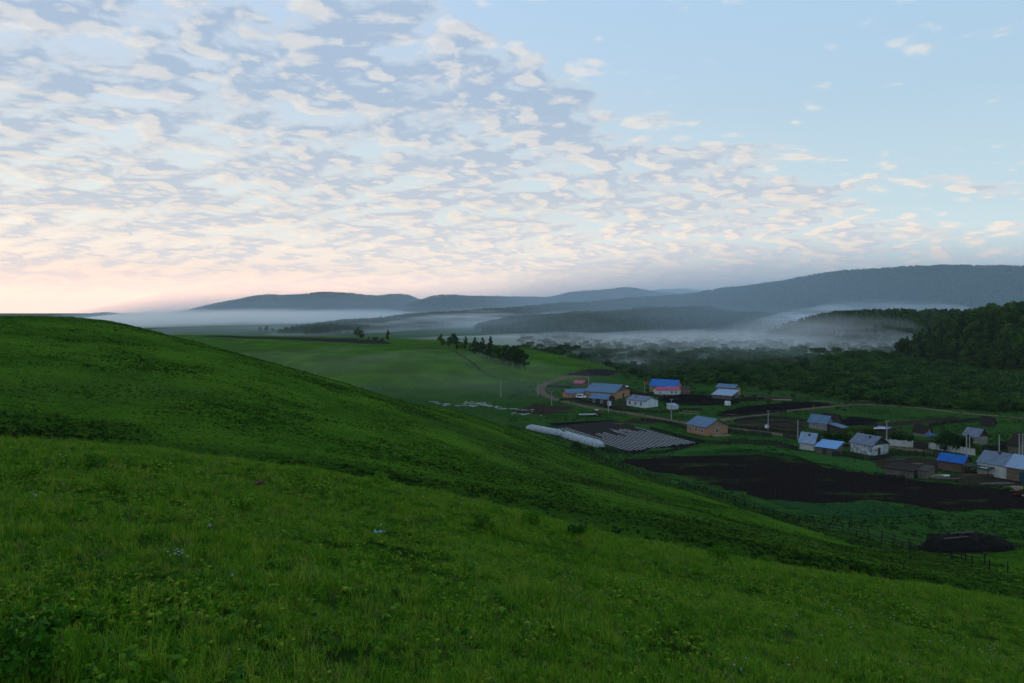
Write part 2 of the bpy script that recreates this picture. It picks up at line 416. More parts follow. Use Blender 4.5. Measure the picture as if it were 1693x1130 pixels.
# ------------------------------------------------------------------ terrain: one sheet from behind the camera to the horizon
tt = np.concatenate([np.linspace(-1.9, -0.75, 70)[:-1], np.linspace(-0.75, 0.75, 620), np.linspace(0.75, 1.9, 70)[1:]])
rr_ = np.concatenate([np.exp(np.linspace(math.log(5.0), math.log(900.0), 520)), np.exp(np.linspace(math.log(930.0), math.log(6300.0), 34))])
TT, RR = np.meshgrid(tt, rr_)
TX = TT*RR; TY = RR - 15.0
TZ = height(TX, TY)
nv, nu = TX.shape
idx = np.arange(nv*nu).reshape(nv, nu)
faces = np.stack([idx[:-1, :-1].ravel(), idx[:-1, 1:].ravel(), idx[1:, 1:].ravel(), idx[1:, :-1].ravel()], 1)
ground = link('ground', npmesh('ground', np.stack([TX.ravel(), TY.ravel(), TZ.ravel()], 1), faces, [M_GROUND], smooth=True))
tag(ground, 'rolling green pasture running down to the valley floor', 'ground', kind='structure')

# ------------------------------------------------------------------ forested ridges and far mountains
def catmull(xs, ys, x):
    xs = np.asarray(xs, float); ys = np.asarray(ys, float); n = len(xs)
    m = np.gradient(ys, xs)
    i = np.clip(np.searchsorted(xs, x) - 1, 0, n - 2)
    h = xs[i+1] - xs[i]; t = np.clip((x - xs[i])/h, 0, 1)
    return (2*t**3-3*t**2+1)*ys[i] + (t**3-2*t**2+t)*h*m[i] + (-2*t**3+3*t**2)*ys[i+1] + (t**3-t**2)*h*m[i+1]
RIDGES = {}
def ridge(name, crest, front, back, ease=1.0, ncol=260, nrow=60, rough=0.0, mat=None, treeh=0.0, seed=0.0, label=None):
    """crest: (px, py, Y) of the skyline. front/back: distance from the crest to the toe. treeh is taken off the skyline."""
    crest = np.array(crest, float)
    pxs = np.linspace(crest[0, 0], crest[-1, 0], ncol)
    pys = catmull(crest[:, 0], crest[:, 1], pxs); Ys = catmull(crest[:, 0], crest[:, 2], pxs)
    cz = CAMZ - (pys - HZ)/F*Ys - treeh
    s = np.linspace(-1, 1, nrow)                 # -1 front toe, 0 crest, 1 back toe
    S, P = np.meshgrid(s, np.arange(ncol), indexing='ij')
    Yc = Ys[P]; Xc = ((pxs - CX)/F*Ys)[P]; C = cz[P]
    Y = np.where(S < 0, Yc + S*front, Yc + S*back)
    X = Xc*(1 + 0.35*(Y/Yc - 1))
    prof = np.where(S < 0, (1 - np.abs(S)**1.7)**ease, (1 - np.abs(S)**1.5))
    Z = (C + 6)*prof - 6
    if rough: Z = Z + rough*fbm(X, Y, front*0.16, seed)*prof*(np.abs(S) > 0.02) + 0.35*rough*fbm(X, Y, front*0.04, seed+1)*np.clip(1-np.abs(S), 0, 1)
    ix = np.arange(nrow*ncol).reshape(nrow, ncol)
    fc = np.stack([ix[:-1, :-1].ravel(), ix[:-1, 1:].ravel(), ix[1:, 1:].ravel(), ix[1:, :-1].ravel()], 1)
    o = link(name, npmesh(name, np.stack([X.ravel(), Y.ravel(), Z.ravel()], 1), fc, [mat], smooth=True))
    tag(o, label, 'hill', kind='structure')
    RIDGES[name if name not in RIDGES else name + str(len(RIDGES))] = (X, Y, Z)
    return X, Y, Z

M_FLOOR = pmat('forest_floor', (0.020, 0.042, 0.018, 1), col2=(0.010, 0.024, 0.012, 1), scale=0.02)
M_FARHILL = pmat('far_forest', (0.022, 0.042, 0.024, 1), col2=(0.012, 0.026, 0.018, 1), scale=0.01)

FAR = []
FAR.append(ridge('far_mountain', [(-900,505,4560),(-400,512,4560),(60,530,4560),(145,524,4560),(178,518.5,4560),(205,522,4560),(235,523,4560),(300,530,4560),(380,540,4560)], 900, 800, 1, 300, 24, 5, M_FARHILL, seed=1.0, label='low grey blue peak far off behind the left pasture'))
FAR.append(ridge('far_mountain', [(1000,494,5700),(1080,482,5700),(1110,478.5,5700),(1140,479,5700),(1165,484,5700),(1300,497,5700)], 700, 500, 1, 200, 24, 8, M_FARHILL, seed=2.0, label='palest blue mountain just showing over the right end of the range'))
FAR.append(ridge('far_mountain', [(600,520,3360),(660,506,3360),(690,499,3360),(715,492,3360),(745,489,3360),(780,491.5,3360),(830,493.5,3360),(880,494,3360),(905,495,3300),(935,487,3180),(965,482.5,3120),(1000,479,3120),(1038,476,3120),(1065,481,3120),(1100,486,3120),(1180,489,3120),(1300,500,3120)], 900, 800, 1, 500, 30, 6, M_FARHILL, seed=3.0, label='double humped blue mountain in the middle distance'))
FAR.append(ridge('far_mountain', [(240,528,3600),(300,520,3600),(345,512,3600),(385,500,3600),(430,491,3600),(470,491,3600),(500,489.5,3600),(535,486.5,3600),(570,488,3600),(620,491,3600),(650,489,3600),(672,491,3600),(700,500,3600),(780,508,3600),(900,520,3600)], 900, 800, 1, 500, 30, 6, M_FARHILL, seed=4.0, label='long blue mountain with a scalloped crest above the fog on the left'))
SLOPE = ridge('wooded_hill', [(330,556,1250),(420,549,1300),(500,543,1400),(580,534,1550),(660,523,1800),(740,517,2050),(820,511,2240),(900,506,2240),(1000,498,2240),(1100,490,2200),(1180,482,2160),(1240,473,2120),(1300,464,2080),(1360,454,2040),(1450,445,2000),(1530,441,2000),(1600,440,2000),(1693,442,2000),(1850,446,2000),(2100,452,1920),(2600,460,1760)], 480, 600, 0.9, 420, 60, 4, M_FLOOR, treeh=8, seed=5.0, label='long dark forested mountain rising to the right')
MID = ridge('wooded_hill', [(690,562,1750),(730,552,1700),(765,544,1650),(800,536,1600),(850,528,1600),(920,520,1600),(1000,515,1600),(1080,511,1600),(1160,512,1600),(1260,520,1600),(1360,532,1650),(1500,545,1700)], 420, 200, 0.8, 240, 40, 4, M_FLOOR, treeh=9, seed=6.0, label='low wooded ridge standing out of the valley fog')
BUMP = ridge('wooded_hill', [(1180,585,1020),(1240,570,1010),(1285,552,1000),(1320,537,1000),(1360,522,1000),(1410,514.5,1000),(1460,514,1000),(1520,514,1000),(1590,514,1000),(1680,512,1000),(1850,508,1000),(2100,515,1000)], 210, 260, 0.85, 200, 36, 2, M_FLOOR, treeh=11, seed=7.0, label='misty wooded spur behind the dark near forest')
NEARW = ridge('wooded_hill', [(1380,612,640),(1430,600,620),(1480,585,600),(1530,562,580),(1575,537,570),(1610,520,560),(1650,510,560),(1700,500,555),(1780,486,550),(1900,474,550),(2100,470,540),(2500,470,520)], 150, 200, 0.95, 160, 40, 1.2, M_FLOOR, treeh=14, seed=8.0, label='steep near hill under dark forest at the right edge')
# ------------------------------------------------------------------ plants: prototypes and scattering
HAZEGREEN = [(0.016, 0.040, 0.014, 1), (0.028, 0.062, 0.018, 1), (0.044, 0.086, 0.022, 1)]
M_LEAF_DARK = foliage('dark_leaves', [(0.010, 0.032, 0.008, 1), (0.018, 0.054, 0.010, 1), (0.036, 0.082, 0.012, 1)], scale=0.05, trans=0.15)
M_LEAF = foliage('leaves', [(0.016, 0.052, 0.010, 1), (0.034, 0.092, 0.014, 1), (0.066, 0.138, 0.018, 1)], scale=0.05, trans=0.2)
M_NEEDLE = foliage('needles', [(0.009, 0.030, 0.012, 1), (0.015, 0.046, 0.014, 1), (0.026, 0.066, 0.016, 1)], scale=0.05, trans=0.05)
M_SCRUB = foliage('scrub_leaves', [(0.013, 0.048, 0.010, 1), (0.022, 0.074, 0.013, 1), (0.050, 0.122, 0.018, 1)], scale=0.03, trans=0.2)
M_BARK = pmat('bark', (0.075, 0.062, 0.048, 1), scale=3, stretch=(1, 1, 0.2))
M_BIRCH = pmat('birch_bark', (0.30, 0.29, 0.26, 1), col2=(0.07, 0.06, 0.05, 1), scale=2.5, stretch=(1, 1, 2.5))

def leaf_cloud(rng, centers, radii, n, leaf, squash=0.8):
    k = len(centers); ci = rng.choice(k, n, p=np.array(radii)**2/np.sum(np.array(radii)**2))
    d = rng.normal(size=(n, 3)); d /= np.linalg.norm(d, axis=1)[:, None]
    rad = np.array(radii)[ci]*rng.uniform(0.55, 1.08, n)
    c = np.array(centers)[ci] + d*rad[:, None]*np.array([1, 1, squash])
    nn = d + rng.normal(size=(n, 3))*0.55; nn /= np.linalg.norm(nn, axis=1)[:, None]
    a = np.cross(nn, rng.normal(size=(n, 3))); a /= np.linalg.norm(a, axis=1)[:, None]; b = np.cross(nn, a)
    s = leaf*rng.uniform(0.6, 1.3, n)[:, None]
    V = np.stack([c - a*s - b*s*0.5, c + a*s*0.3 - b*s*0.75, c + a*s + b*s*0.4, c - a*s*0.35 + b*s*0.8], 1).reshape(-1, 3)
    return V, np.arange(n*4).reshape(n, 4)
def tube(path, r, n=5):
    path = np.array(path, float); V = []; Fc = []
    for i, p in enumerate(path):
        d = path[min(i+1, len(path)-1)] - path[max(i-1, 0)]; d /= np.linalg.norm(d)
        a = np.cross(d, [0.3, 1, 0.1]); a /= np.linalg.norm(a); b = np.cross(d, a)
        for k in range(n):
            t = 2*math.pi*k/n; V.append(p + r[i]*(math.cos(t)*a + math.sin(t)*b))
        if i:
            for k in range(n): Fc.append(((i-1)*n+k, (i-1)*n+(k+1) % n, i*n+(k+1) % n, i*n+k))
    return np.array(V), np.array(Fc)
def merge(parts):
    V = []; Fc = []; o = 0
    for v_, f_ in parts: V.append(v_); Fc.append(f_ + o); o += len(v_)
    return np.concatenate(V), np.concatenate(Fc)
def tree_geo(kind, h, seed, n, leaf):
    """returns (crown verts, faces), (trunk verts, faces); base at z = 0"""
    rng = np.random.default_rng(seed); C = []; Rr = []
    lean = rng.normal(size=2)*0.02*h
    tr = h*0.016 + 0.03
    if kind == 'broad':
        for i in range(13):
            a = rng.uniform(0, 6.28); f = rng.uniform(0.0, 1.0); zz = h*(0.30 + 0.62*f)
            rr = h*0.24*math.sin(math.pi*(0.18 + 0.74*f))*rng.uniform(0.5, 1.1)
            C.append((rr*math.cos(a) + lean[0], rr*math.sin(a) + lean[1], zz)); Rr.append(h*rng.uniform(0.08, 0.15))
        top = 0.8
    elif kind == 'birch':
        for i in range(15):
            a = rng.uniform(0, 6.28); f = (i + rng.uniform(0, 1))/15; zz = h*(0.24 + 0.72*f)
            rr = h*0.15*math.sin(math.pi*(0.22 + 0.72*f))*rng.uniform(0.3, 1.1)
            C.append((rr*math.cos(a) + lean[0], rr*math.sin(a) + lean[1], zz)); Rr.append(h*rng.uniform(0.055, 0.11)*(1.1-0.4*f))
        top = 0.9
    elif kind == 'conifer':
        for i in range(22):
            f = (i + rng.uniform(0, 1))/22; a = rng.uniform(0, 6.28); zz = h*(0.14 + 0.84*f)
            rr = h*0.17*(1 - f)**0.8*rng.uniform(0.35, 1.0)
            C.append((rr*math.cos(a), rr*math.sin(a), zz)); Rr.append(h*(0.028 + 0.065*(1-f)))
        top = 0.97
    elif kind == 'bush':
        for i in range(9):
            a = rng.uniform(0, 6.28); rr = h*0.55*rng.uniform(0.1, 1.0)
            C.append((rr*math.cos(a), rr*math.sin(a), h*rng.uniform(0.25, 0.70))); Rr.append(h*rng.uniform(0.20, 0.34))
        top = 0.4
    crown = leaf_cloud(rng, C, Rr, n, leaf)
    P = [tube([(0, 0, -0.3), (lean[0]*0.2, lean[1]*0.2, h*0.25), (lean[0]*0.7, lean[1]*0.7, h*0.6), (lean[0], lean[1], h*top)], [tr*1.25, tr, tr*0.6, 0.02])]
    if n > 200:
        for i in rng.choice(len(C), min(5, len(C)), replace=False):
            c = np.array(C[i]); b0 = np.array([lean[0]*0.4, lean[1]*0.4, max(c[2]*0.6, h*0.12)])
            P.append(tube([b0, (b0 + c)/2 + [0, 0, -0.02*h], c], [tr*0.4, tr*0.25, 0.02], 4))
    return crown, merge(P)
def tree_mesh(name, kind, h, seed, n, leaf, ml, mb):
    c, t = tree_geo(kind, h, seed, n, leaf); V, Fc = merge([c, t])
    return npmesh(name, V, Fc, [ml, mb], mat_idx=np.r_[np.zeros(len(c[1])), np.ones(len(t[1]))])

def scatter(name, meshes, P, rz, sc, pi, label, cat=None, tilt=None):
    """one stuff object: point cloud mesh + geometry nodes that set a plant on every point"""
    coll = bpy.data.collections.new(name + '_kinds')
    obs = []
    for i, me in enumerate(meshes):
        o = bpy.data.objects.new('%s_kind_%03d' % (name, i), me); coll.objects.link(o); obs.append(o)
    me = bpy.data.meshes.new(name); P = np.asarray(P, np.float32)
    me.vertices.add(len(P)); me.vertices.foreach_set('co', P.ravel())
    rot = np.zeros((len(P), 3), np.float32); rot[:, 2] = rz
    if tilt is not None: rot[:, 0] = tilt
    for nm, typ, arr, key in (('rot', 'FLOAT_VECTOR', rot.ravel(), 'vector'), ('sc', 'FLOAT', np.asarray(sc, np.float32), 'value'), ('pi', 'INT', np.asarray(pi, np.int32), 'value')):
        at = me.attributes.new(nm, typ, 'POINT'); at.data.foreach_set(key, arr)
    o = link(name, me)
    g = bpy.data.node_groups.new(name + '_scatter', 'GeometryNodeTree')
    g.interface.new_socket('Geometry', in_out='INPUT', socket_type='NodeSocketGeometry')
    g.interface.new_socket('Geometry', in_out='OUTPUT', socket_type='NodeSocketGeometry')
    t = NT(g)
    gi = t.new('NodeGroupInput'); go = t.new('NodeGroupOutput')
    ci = t.new('GeometryNodeCollectionInfo'); ci.inputs[0].default_value = coll
    ci.inputs['Separate Children'].default_value = True; ci.inputs['Reset Children'].default_value = True
    ip = t.new('GeometryNodeInstanceOnPoints'); ip.inputs['Pick Instance'].default_value = True
    def attr(nm, dt):
        a = t.new('GeometryNodeInputNamedAttribute', data_type=dt); a.inputs['Name'].default_value = nm
        return [q for q in a.outputs if q.enabled and q.name == 'Attribute'][0]
    t.l.new(gi.outputs[0], ip.inputs['Points']); t.l.new(ci.outputs[0], ip.inputs['Instance'])
    t.l.new(attr('pi', 'INT'), ip.inputs['Instance Index'])
    t.l.new(attr('rot', 'FLOAT_VECTOR'), ip.inputs['Rotation'])
    t.l.new(attr('sc', 'FLOAT'), ip.inputs['Scale'])
    t.l.new(ip.outputs[0], go.inputs[0])
    md = o.modifiers.new('plants', 'NODES'); md.node_group = g
    tag(o, label, cat, kind='stuff')
    return o

def on_ridge(rd, n, rng, smin=-1.0, smax=0.35, crest_extra=0):
    """random points on a ridge sheet, a share of them along the very crest"""
    X, Y, Z = rd; nr, nc = X.shape
    s = rng.uniform(smin, smax, n); c = rng.uniform(0, nc - 1.001, n)
    if crest_extra:
        s = np.r_[s, rng.uniform(-0.03, 0.03, crest_extra)]; c = np.r_[c, rng.uniform(0, nc - 1.001, crest_extra)]
    r = (s + 1)/2*(nr - 1); i = np.clip(r.astype(int), 0, nr - 2); j = c.astype(int); fr = r - i; fc = c - j
    def bl(Q): return (Q[i, j]*(1-fr) + Q[i+1, j]*fr)*(1-fc) + (Q[i, j+1]*(1-fr) + Q[i+1, j+1]*fr)*fc
    P = np.stack([bl(X), bl(Y), bl(Z)], 1)
    return P[P[:, 2] > -1.5]

far_kinds = [tree_mesh('far_tree', k, 10, 40 + i, 42, 1.5, m, M_BARK) for i, (k, m) in enumerate([('broad', M_LEAF), ('birch', M_LEAF), ('conifer', M_NEEDLE), ('broad', M_LEAF_DARK)])]
mid_kinds = [tree_mesh('mid_tree', k, 12, 60 + i, 170, 0.85, m, M_BARK) for i, (k, m) in enumerate([('broad', M_LEAF), ('birch', M_LEAF), ('conifer', M_NEEDLE), ('conifer', M_NEEDLE), ('broad', M_LEAF_DARK)])]
near_kinds = [tree_mesh('near_tree', k, 14, 80 + i, 620, 0.55, m, b) for i, (k, m, b) in enumerate([('birch', M_LEAF, M_BIRCH), ('broad', M_LEAF_DARK, M_BARK), ('conifer', M_NEEDLE, M_BARK), ('birch', M_LEAF_DARK, M_BARK), ('broad', M_LEAF, M_BARK)])]
bush_kinds = [tree_mesh('bush', 'bush', 3.2, 100 + i, 240, 0.30, m, M_BARK) for i, m in enumerate([M_SCRUB, M_SCRUB, M_LEAF_DARK, M_LEAF])]

def forest(name, rd, n, kinds, smin, smax, extra, lo, hi, label, seed, only=None):
    rng = np.random.default_rng(seed); P = on_ridge(rd, n, rng, smin, smax, extra)
    if only is not None: P = P[only(P)]
    k = len(P); patch = fbm(P[:, 0], P[:, 1], 60.0, seed)
    pi = np.where(patch + rng.normal(size=k)*0.5 > 0.3, rng.integers(0, 2, k), rng.integers(0, len(kinds), k))
    return scatter(name, kinds, P, rng.uniform(0, 6.28, k), rng.uniform(lo, hi, k), pi, label, 'forest')
for i, f_ in enumerate(FAR):
    forest('far_forest', f_, 5200, far_kinds, -0.5, 0.05, 1500, 0.45, 0.85, 'dark speckle of forest over the far mountain crest', 200 + i)
forest('slope_forest', SLOPE, 62000, far_kinds, -0.97, 0.10, 1500, 0.75, 1.25, 'continuous mixed forest over the long mountain', 210)
forest('ridge_forest', MID, 17000, mid_kinds, -0.98, 0.2, 400, 0.6, 1.0, 'misty mixed forest covering the low ridge', 211)
forest('spur_forest', BUMP, 6500, mid_kinds, -0.98, 0.3, 320, 0.75, 1.2, 'misty larch and birch wood on the spur', 212)

# the near right hill: the trees that show largest are things of their own, the rest of the wood is one mass
rngN = np.random.default_rng(31)
PN = on_ridge(NEARW, 5200, rngN, -0.99, 0.22, 220)
pxN = CX + F*PN[:, 0]/PN[:, 1]
PN = PN[(pxN > 1395) & (pxN < 2100)]; pxN = CX + F*PN[:, 0]/PN[:, 1]
order = np.argsort(PN[:, 1]); keep = []; 
for i in order:
    if pxN[i] < 1720 and all(abs(PN[i, 0]-PN[j, 0]) + abs(PN[i, 1]-PN[j, 1]) > 4.5 for j in keep[-60:]): keep.append(i)
    if len(keep) >= 240: break
kset = set(keep); rest = np.array([i for i in range(len(PN)) if i not in kset])
k = len(rest); scatter('hill_forest', near_kinds, PN[rest], rngN.uniform(0, 6.28, k), rngN.uniform(0.65, 1.25, k), rngN.integers(0, 5, k), 'dense dark wood covering the near right hill behind its front trees', 'forest')
NEAR_PARTS = []
for i, (k, m, b) in enumerate([('birch', M_LEAF, M_BIRCH), ('broad', M_LEAF_DARK, M_BARK), ('conifer', M_NEEDLE, M_BARK), ('birch', M_LEAF_DARK, M_BARK), ('broad', M_LEAF, M_BARK)]):
    c, t = tree_geo(k, 14, 80 + i, 620, 0.55)
    NEAR_PARTS.append((npmesh('crown', c[0], c[1], [m]), npmesh('trunk', t[0], t[1], [b])))
def plant_tree(name, kind_i, loc, rz, sc, label, group=None, cat='tree', parts=None):
    cm, tm = (parts or NEAR_PARTS)[kind_i]
    e = empty(name, loc, rz); e.scale = (sc, sc, sc) if not isinstance(sc, tuple) else sc
    tag(e, label, cat, group); link('crown', cm, e); link('trunk', tm, e)
    return e
for i in keep:
    ki = int(rngN.integers(0, 5)); s_ = float(rngN.uniform(0.75, 1.15))
    nm = ('birch_tree', 'broadleaf_tree', 'conifer_tree', 'birch_tree', 'broadleaf_tree')[ki]
    lb = {'birch_tree': 'slim upright leafy tree in the front ranks of the dark wooded hill at right', 'broadleaf_tree': 'round crowned tree in the front ranks of the dark wooded hill at right', 'conifer_tree': 'dark pointed conifer in the front ranks of the wooded hill at right'}[nm]
    plant_tree(nm, ki, PN[i], float(rngN.uniform(0, 6.28)), s_, lb, {'birch_tree': 'slim trees on the near wooded hill', 'broadleaf_tree': 'round trees on the near wooded hill', 'conifer_tree': 'conifers on the near wooded hill'}[nm])

# willow scrub on the flat valley floor between the village meadow and the hills
rngS = np.random.default_rng(5)
edge_px = np.array([880, 960, 1010, 1060, 1140, 1250, 1330, 1420, 1500, 1600, 1693, 1900, 2300]); edge_py = np.array([600, 605, 618, 628, 636, 641, 648, 661, 670, 677, 683, 695, 720])
n = 26000
Ys = 1/np.sqrt(rngS.uniform(1/1100.0**2, 1/230.0**2, n)); px_ = rngS.uniform(860, 2250, n)
yedge = F*CAMZ/(np.interp(px_ + rngS.normal(size=n)*14, edge_px, edge_py) + rngS.normal(size=n)*2.0 - HZ)
Xs = (px_ - CX)/F*Ys; ok = Ys > yedge
ok &= rngS.uniform(size=n) < np.clip(0.9 + 0.5*fbm(Xs, Ys, 26.0, 3.0), 0.15, 1)
Xs, Ys, yedge = Xs[ok], Ys[ok], yedge[ok]; H = height(Xs, Ys); m = H < 3.0; Xs, Ys, H, yedge = Xs[m], Ys[m], H[m], yedge[m]
sc = rngS.uniform(0.75, 1.7, len(Xs))*np.clip(0.8 + (Ys - yedge)/220, 0.8, 1.6)
scatter('valley_scrub', bush_kinds, np.stack([Xs, Ys, H - 0.2], 1), rngS.uniform(0, 6.28, len(Xs)), sc, rngS.integers(0, 4, len(Xs)), 'dense willow scrub across the valley floor behind the village', 'scrub')
# loose low bushes on the meadow in front of it
n = 1500; Ys = rngS.uniform(300, 620, n); px_ = rngS.uniform(1040, 1750, n)
yedge = F*CAMZ/(np.interp(px_, edge_px, edge_py) - HZ); Xs = (px_ - CX)/F*Ys
ok = (Ys < yedge + 8) & (Ys > yedge*0.86 - 10*rngS.uniform(0, 3, n)) & (fbm(Xs, Ys, 14.0, 8.0) > 0.0)
Xs, Ys = Xs[ok], Ys[ok]
scatter('meadow_scrub', bush_kinds, np.stack([Xs, Ys, height(Xs, Ys) - 0.1], 1), rngS.uniform(0, 6.28, len(Xs)), rngS.uniform(0.15, 0.55, len(Xs)), rngS.integers(0, 4, len(Xs)), 'scattered low bushes along the far edge of the village meadow', 'scrub')

# ------------------------------------------------------------------ grass
M_BLADE = foliage('grass_blades', [(0.034, 0.135, 0.006, 1), (0.072, 0.220, 0.009, 1), (0.130, 0.300, 0.012, 1), (0.24, 0.34, 0.03, 1)], rough=0.6, trans=0.3, scale=0.45, dark=0.5)
M_HERB = foliage('herb_leaves', [(0.020, 0.095, 0.008, 1), (0.055, 0.180, 0.012, 1), (0.12, 0.270, 0.016, 1)], rough=0.6, trans=0.25, scale=0.6, dark=0.5)
M_DEADBLADE = foliage('dry_blades', [(0.12, 0.105, 0.05, 1), (0.20, 0.18, 0.09, 1)], trans=0.2)
def blades(seed, n, rad, hmin, hmax, wd, bend, mat):
    rng = np.random.default_rng(seed); V = []; Fc = []
    for i in range(n):
        a = rng.uniform(0, 6.28); r = rad*math.sqrt(rng.uniform()); p = np.array([r*math.cos(a), r*math.sin(a), -0.01])
        h = rng.uniform(hmin, hmax); d = rng.uniform(0, 6.28); dv = np.array([math.cos(d), math.sin(d), 0]); bn = h*bend*rng.uniform(0.3, 1.3)
        sd_ = np.array([-dv[1], dv[0], 0])*wd*rng.uniform(0.7, 1.3)*0.5; b = len(V)
        for (f, wf) in ((0, 1.0), (0.55, 0.8), (1.0, 0.12)):
            c = p + np.array([0, 0, h*f*(1 - 0.25*f*bend)]) + dv*bn*f*f
            V += [c - sd_*wf, c + sd_*wf]
        Fc += [(b, b+1, b+3, b+2), (b+2, b+3, b+5, b+4)]
    return npmesh('grass_tuft', np.array(V), np.array(Fc), [mat])
def rosette(seed, n, size, mat, up=0.35):
    rng = np.random.default_rng(seed); V = []; Fc = []
    for i in range(n):
        a = 2*math.pi*i/n + rng.normal()*0.3; dv = np.array([math.cos(a), math.sin(a), 0]); sd_ = np.array([-dv[1], dv[0], 0])
        L = size*rng.uniform(0.6, 1.1); el = rng.uniform(up*0.4, up*1.6); wd = L*0.17; z0 = rng.uniform(0, size*0.5*up*2); b = len(V)
        for (f, wf) in ((0.0, 0.3), (0.4, 1.0), (0.8, 0.8), (1.0, 0.1)):
            c = dv*L*f*math.cos(el) + np.array([0, 0, z0 + L*(math.sin(el)*f - 0.45*f*f)+0.02])
            V += [c - sd_*wd*wf, c + sd_*wd*wf + np.array([0, 0, 0.01])]
        for q in range(3): Fc.append((b+2*q, b+2*q+1, b+2*q+3, b+2*q+2))
    return npmesh('herb', np.array(V), np.array(Fc), [mat])
grass_kinds = [blades(1, 34, 0.14, 0.05, 0.13, 0.006, 0.6, M_BLADE), blades(2, 40, 0.16, 0.04, 0.10, 0.007, 0.8, M_BLADE), blades(3, 26, 0.12, 0.09, 0.20, 0.006, 0.45, M_BLADE),
               blades(4, 30, 0.16, 0.04, 0.09, 0.010, 0.9, M_HERB), rosette(5, 12, 0.10, M_HERB), rosette(6, 9, 0.07, M_BLADE, 0.6), blades(7, 10, 0.10, 0.10, 0.22, 0.004, 0.5, M_DEADBLADE),
               blades(8, 16, 0.05, 0.14, 0.30, 0.006, 0.35, M_BLADE)]
def ring(rng, y0, y1, dens, tmax=0.9):
    area = 0.5*(2*tmax)*(y1**2 - y0**2); n = int(area*dens)
    Y = np.sqrt(rng.uniform(y0**2, y1**2, n)); X = rng.uniform(-tmax, tmax, n)*Y
    return X, Y
rngG = np.random.default_rng(17)
gx, gy, gs = [], [], []
for (y0, y1, dens, s0, tm) in ((2.0, 7, 330, 0.80, 1.0), (7, 14, 220, 0.85, 0.85), (14, 30, 110, 1.0, 0.8), (30, 36, 30, 1.3, 0.75)):
    X, Y = ring(rngG, y0, y1, dens, tm); gx.append(X); gy.append(Y); gs.append(np.full(len(X), s0)*rngG.uniform(0.6, 1.25, len(X)))
gx, gy, gs = map(np.concatenate, (gx, gy, gs))
patch = fbm(gx, gy, 1.3, 4.0); patch2 = fbm(gx, gy, 0.5, 9.0)
pick = rngG.uniform(size=len(gx)) < np.clip(1.05 + 0.8*patch2, 0.15, 1)     # thin spots where the earth shows
gx, gy, gs, patch = gx[pick], gy[pick], gs[pick], patch[pick]
k = len(gx); base = rngG.choice(8, k, p=[0.25, 0.19, 0.12, 0.14, 0.10, 0.09, 0.05, 0.06])
base = np.where((patch > 0.5) & (rngG.uniform(size=k) < 0.5), 5, base)
base = np.where((patch < -0.6) & (rngG.uniform(size=k) < 0.4), 2, base)
gs = gs*np.clip(1 + 0.25*fbm(gx, gy, 0.8, 2.0) + 0.15*fbm(gx, gy, 0.25, 5.0), 0.5, 1.5)*0.85
scatter('grass', grass_kinds, np.stack([gx, gy, height(gx, gy)], 1), rngG.uniform(0, 6.28, k), gs, base, 'short uneven meadow grass and herbs over the near slope', 'grass', tilt=rngG.normal(size=k)*0.12)
# coarse tussocks and low dark herbs that dot the left hill and the slope above the fence
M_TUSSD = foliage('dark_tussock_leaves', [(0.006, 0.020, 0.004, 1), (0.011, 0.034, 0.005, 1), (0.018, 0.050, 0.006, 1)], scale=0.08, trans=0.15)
M_TUSS = foliage('tussock_leaves', [(0.018, 0.056, 0.006, 1), (0.042, 0.115, 0.010, 1), (0.085, 0.170, 0.014, 1)], scale=0.08, trans=0.2)
tuss = []
for i in range(6):
    rng_ = np.random.default_rng(300 + i)
    V, Fc = leaf_cloud(rng_, [(rng_.uniform(-.25, .25), rng_.uniform(-.25, .25), rng_.uniform(0.04, 0.16)) for q in range(5)], [rng_.uniform(0.12, 0.22) for q in range(5)], 70, 0.055, 0.6)
    tuss.append(npmesh('tussock', V, Fc, [M_TUSS if i < 3 else M_TUSSD]))
X, Y = ring(rngG, 34, 225, 5.0, 0.72); H = height(X, Y)
pt = fbm(X, Y, 9.0, 5.0) + 0.6*fbm(X, Y, 3.0, 6.0)
m = (H > 0.8) & (rngG.uniform(size=len(X)) < np.clip(0.62 + 0.3*pt, 0.2, 1.0))
X, Y, H, pt = X[m], Y[m], H[m], pt[m]; k = len(X)
ts = rngG.uniform(0.25, 0.62, k)*np.clip(0.8 + 0.35*pt, 0.6, 1.6)
ts = np.where(rngG.uniform(size=k) < 0.015, ts*2.0, ts)
gul = np.exp(-((Y - 55.0)/10.0)**2); keepm = rngG.uniform(size=k) < 1.0; ts = ts*(1 + 0.5*gul)  # fold belt: bigger, darker tussocks deepen its painted shade
scatter('pasture_tussocks', tuss, np.stack([X, Y, H], 1), rngG.uniform(0, 6.28, k), ts, np.where(rngG.uniform(size=k) < np.clip(0.24 + 0.30*gul + 0.1*pt, 0, 1), rngG.integers(3, 6, k), rngG.integers(0, 3, k)), 'low dark tussocks dotted over the left hill pasture', 'tussocks')
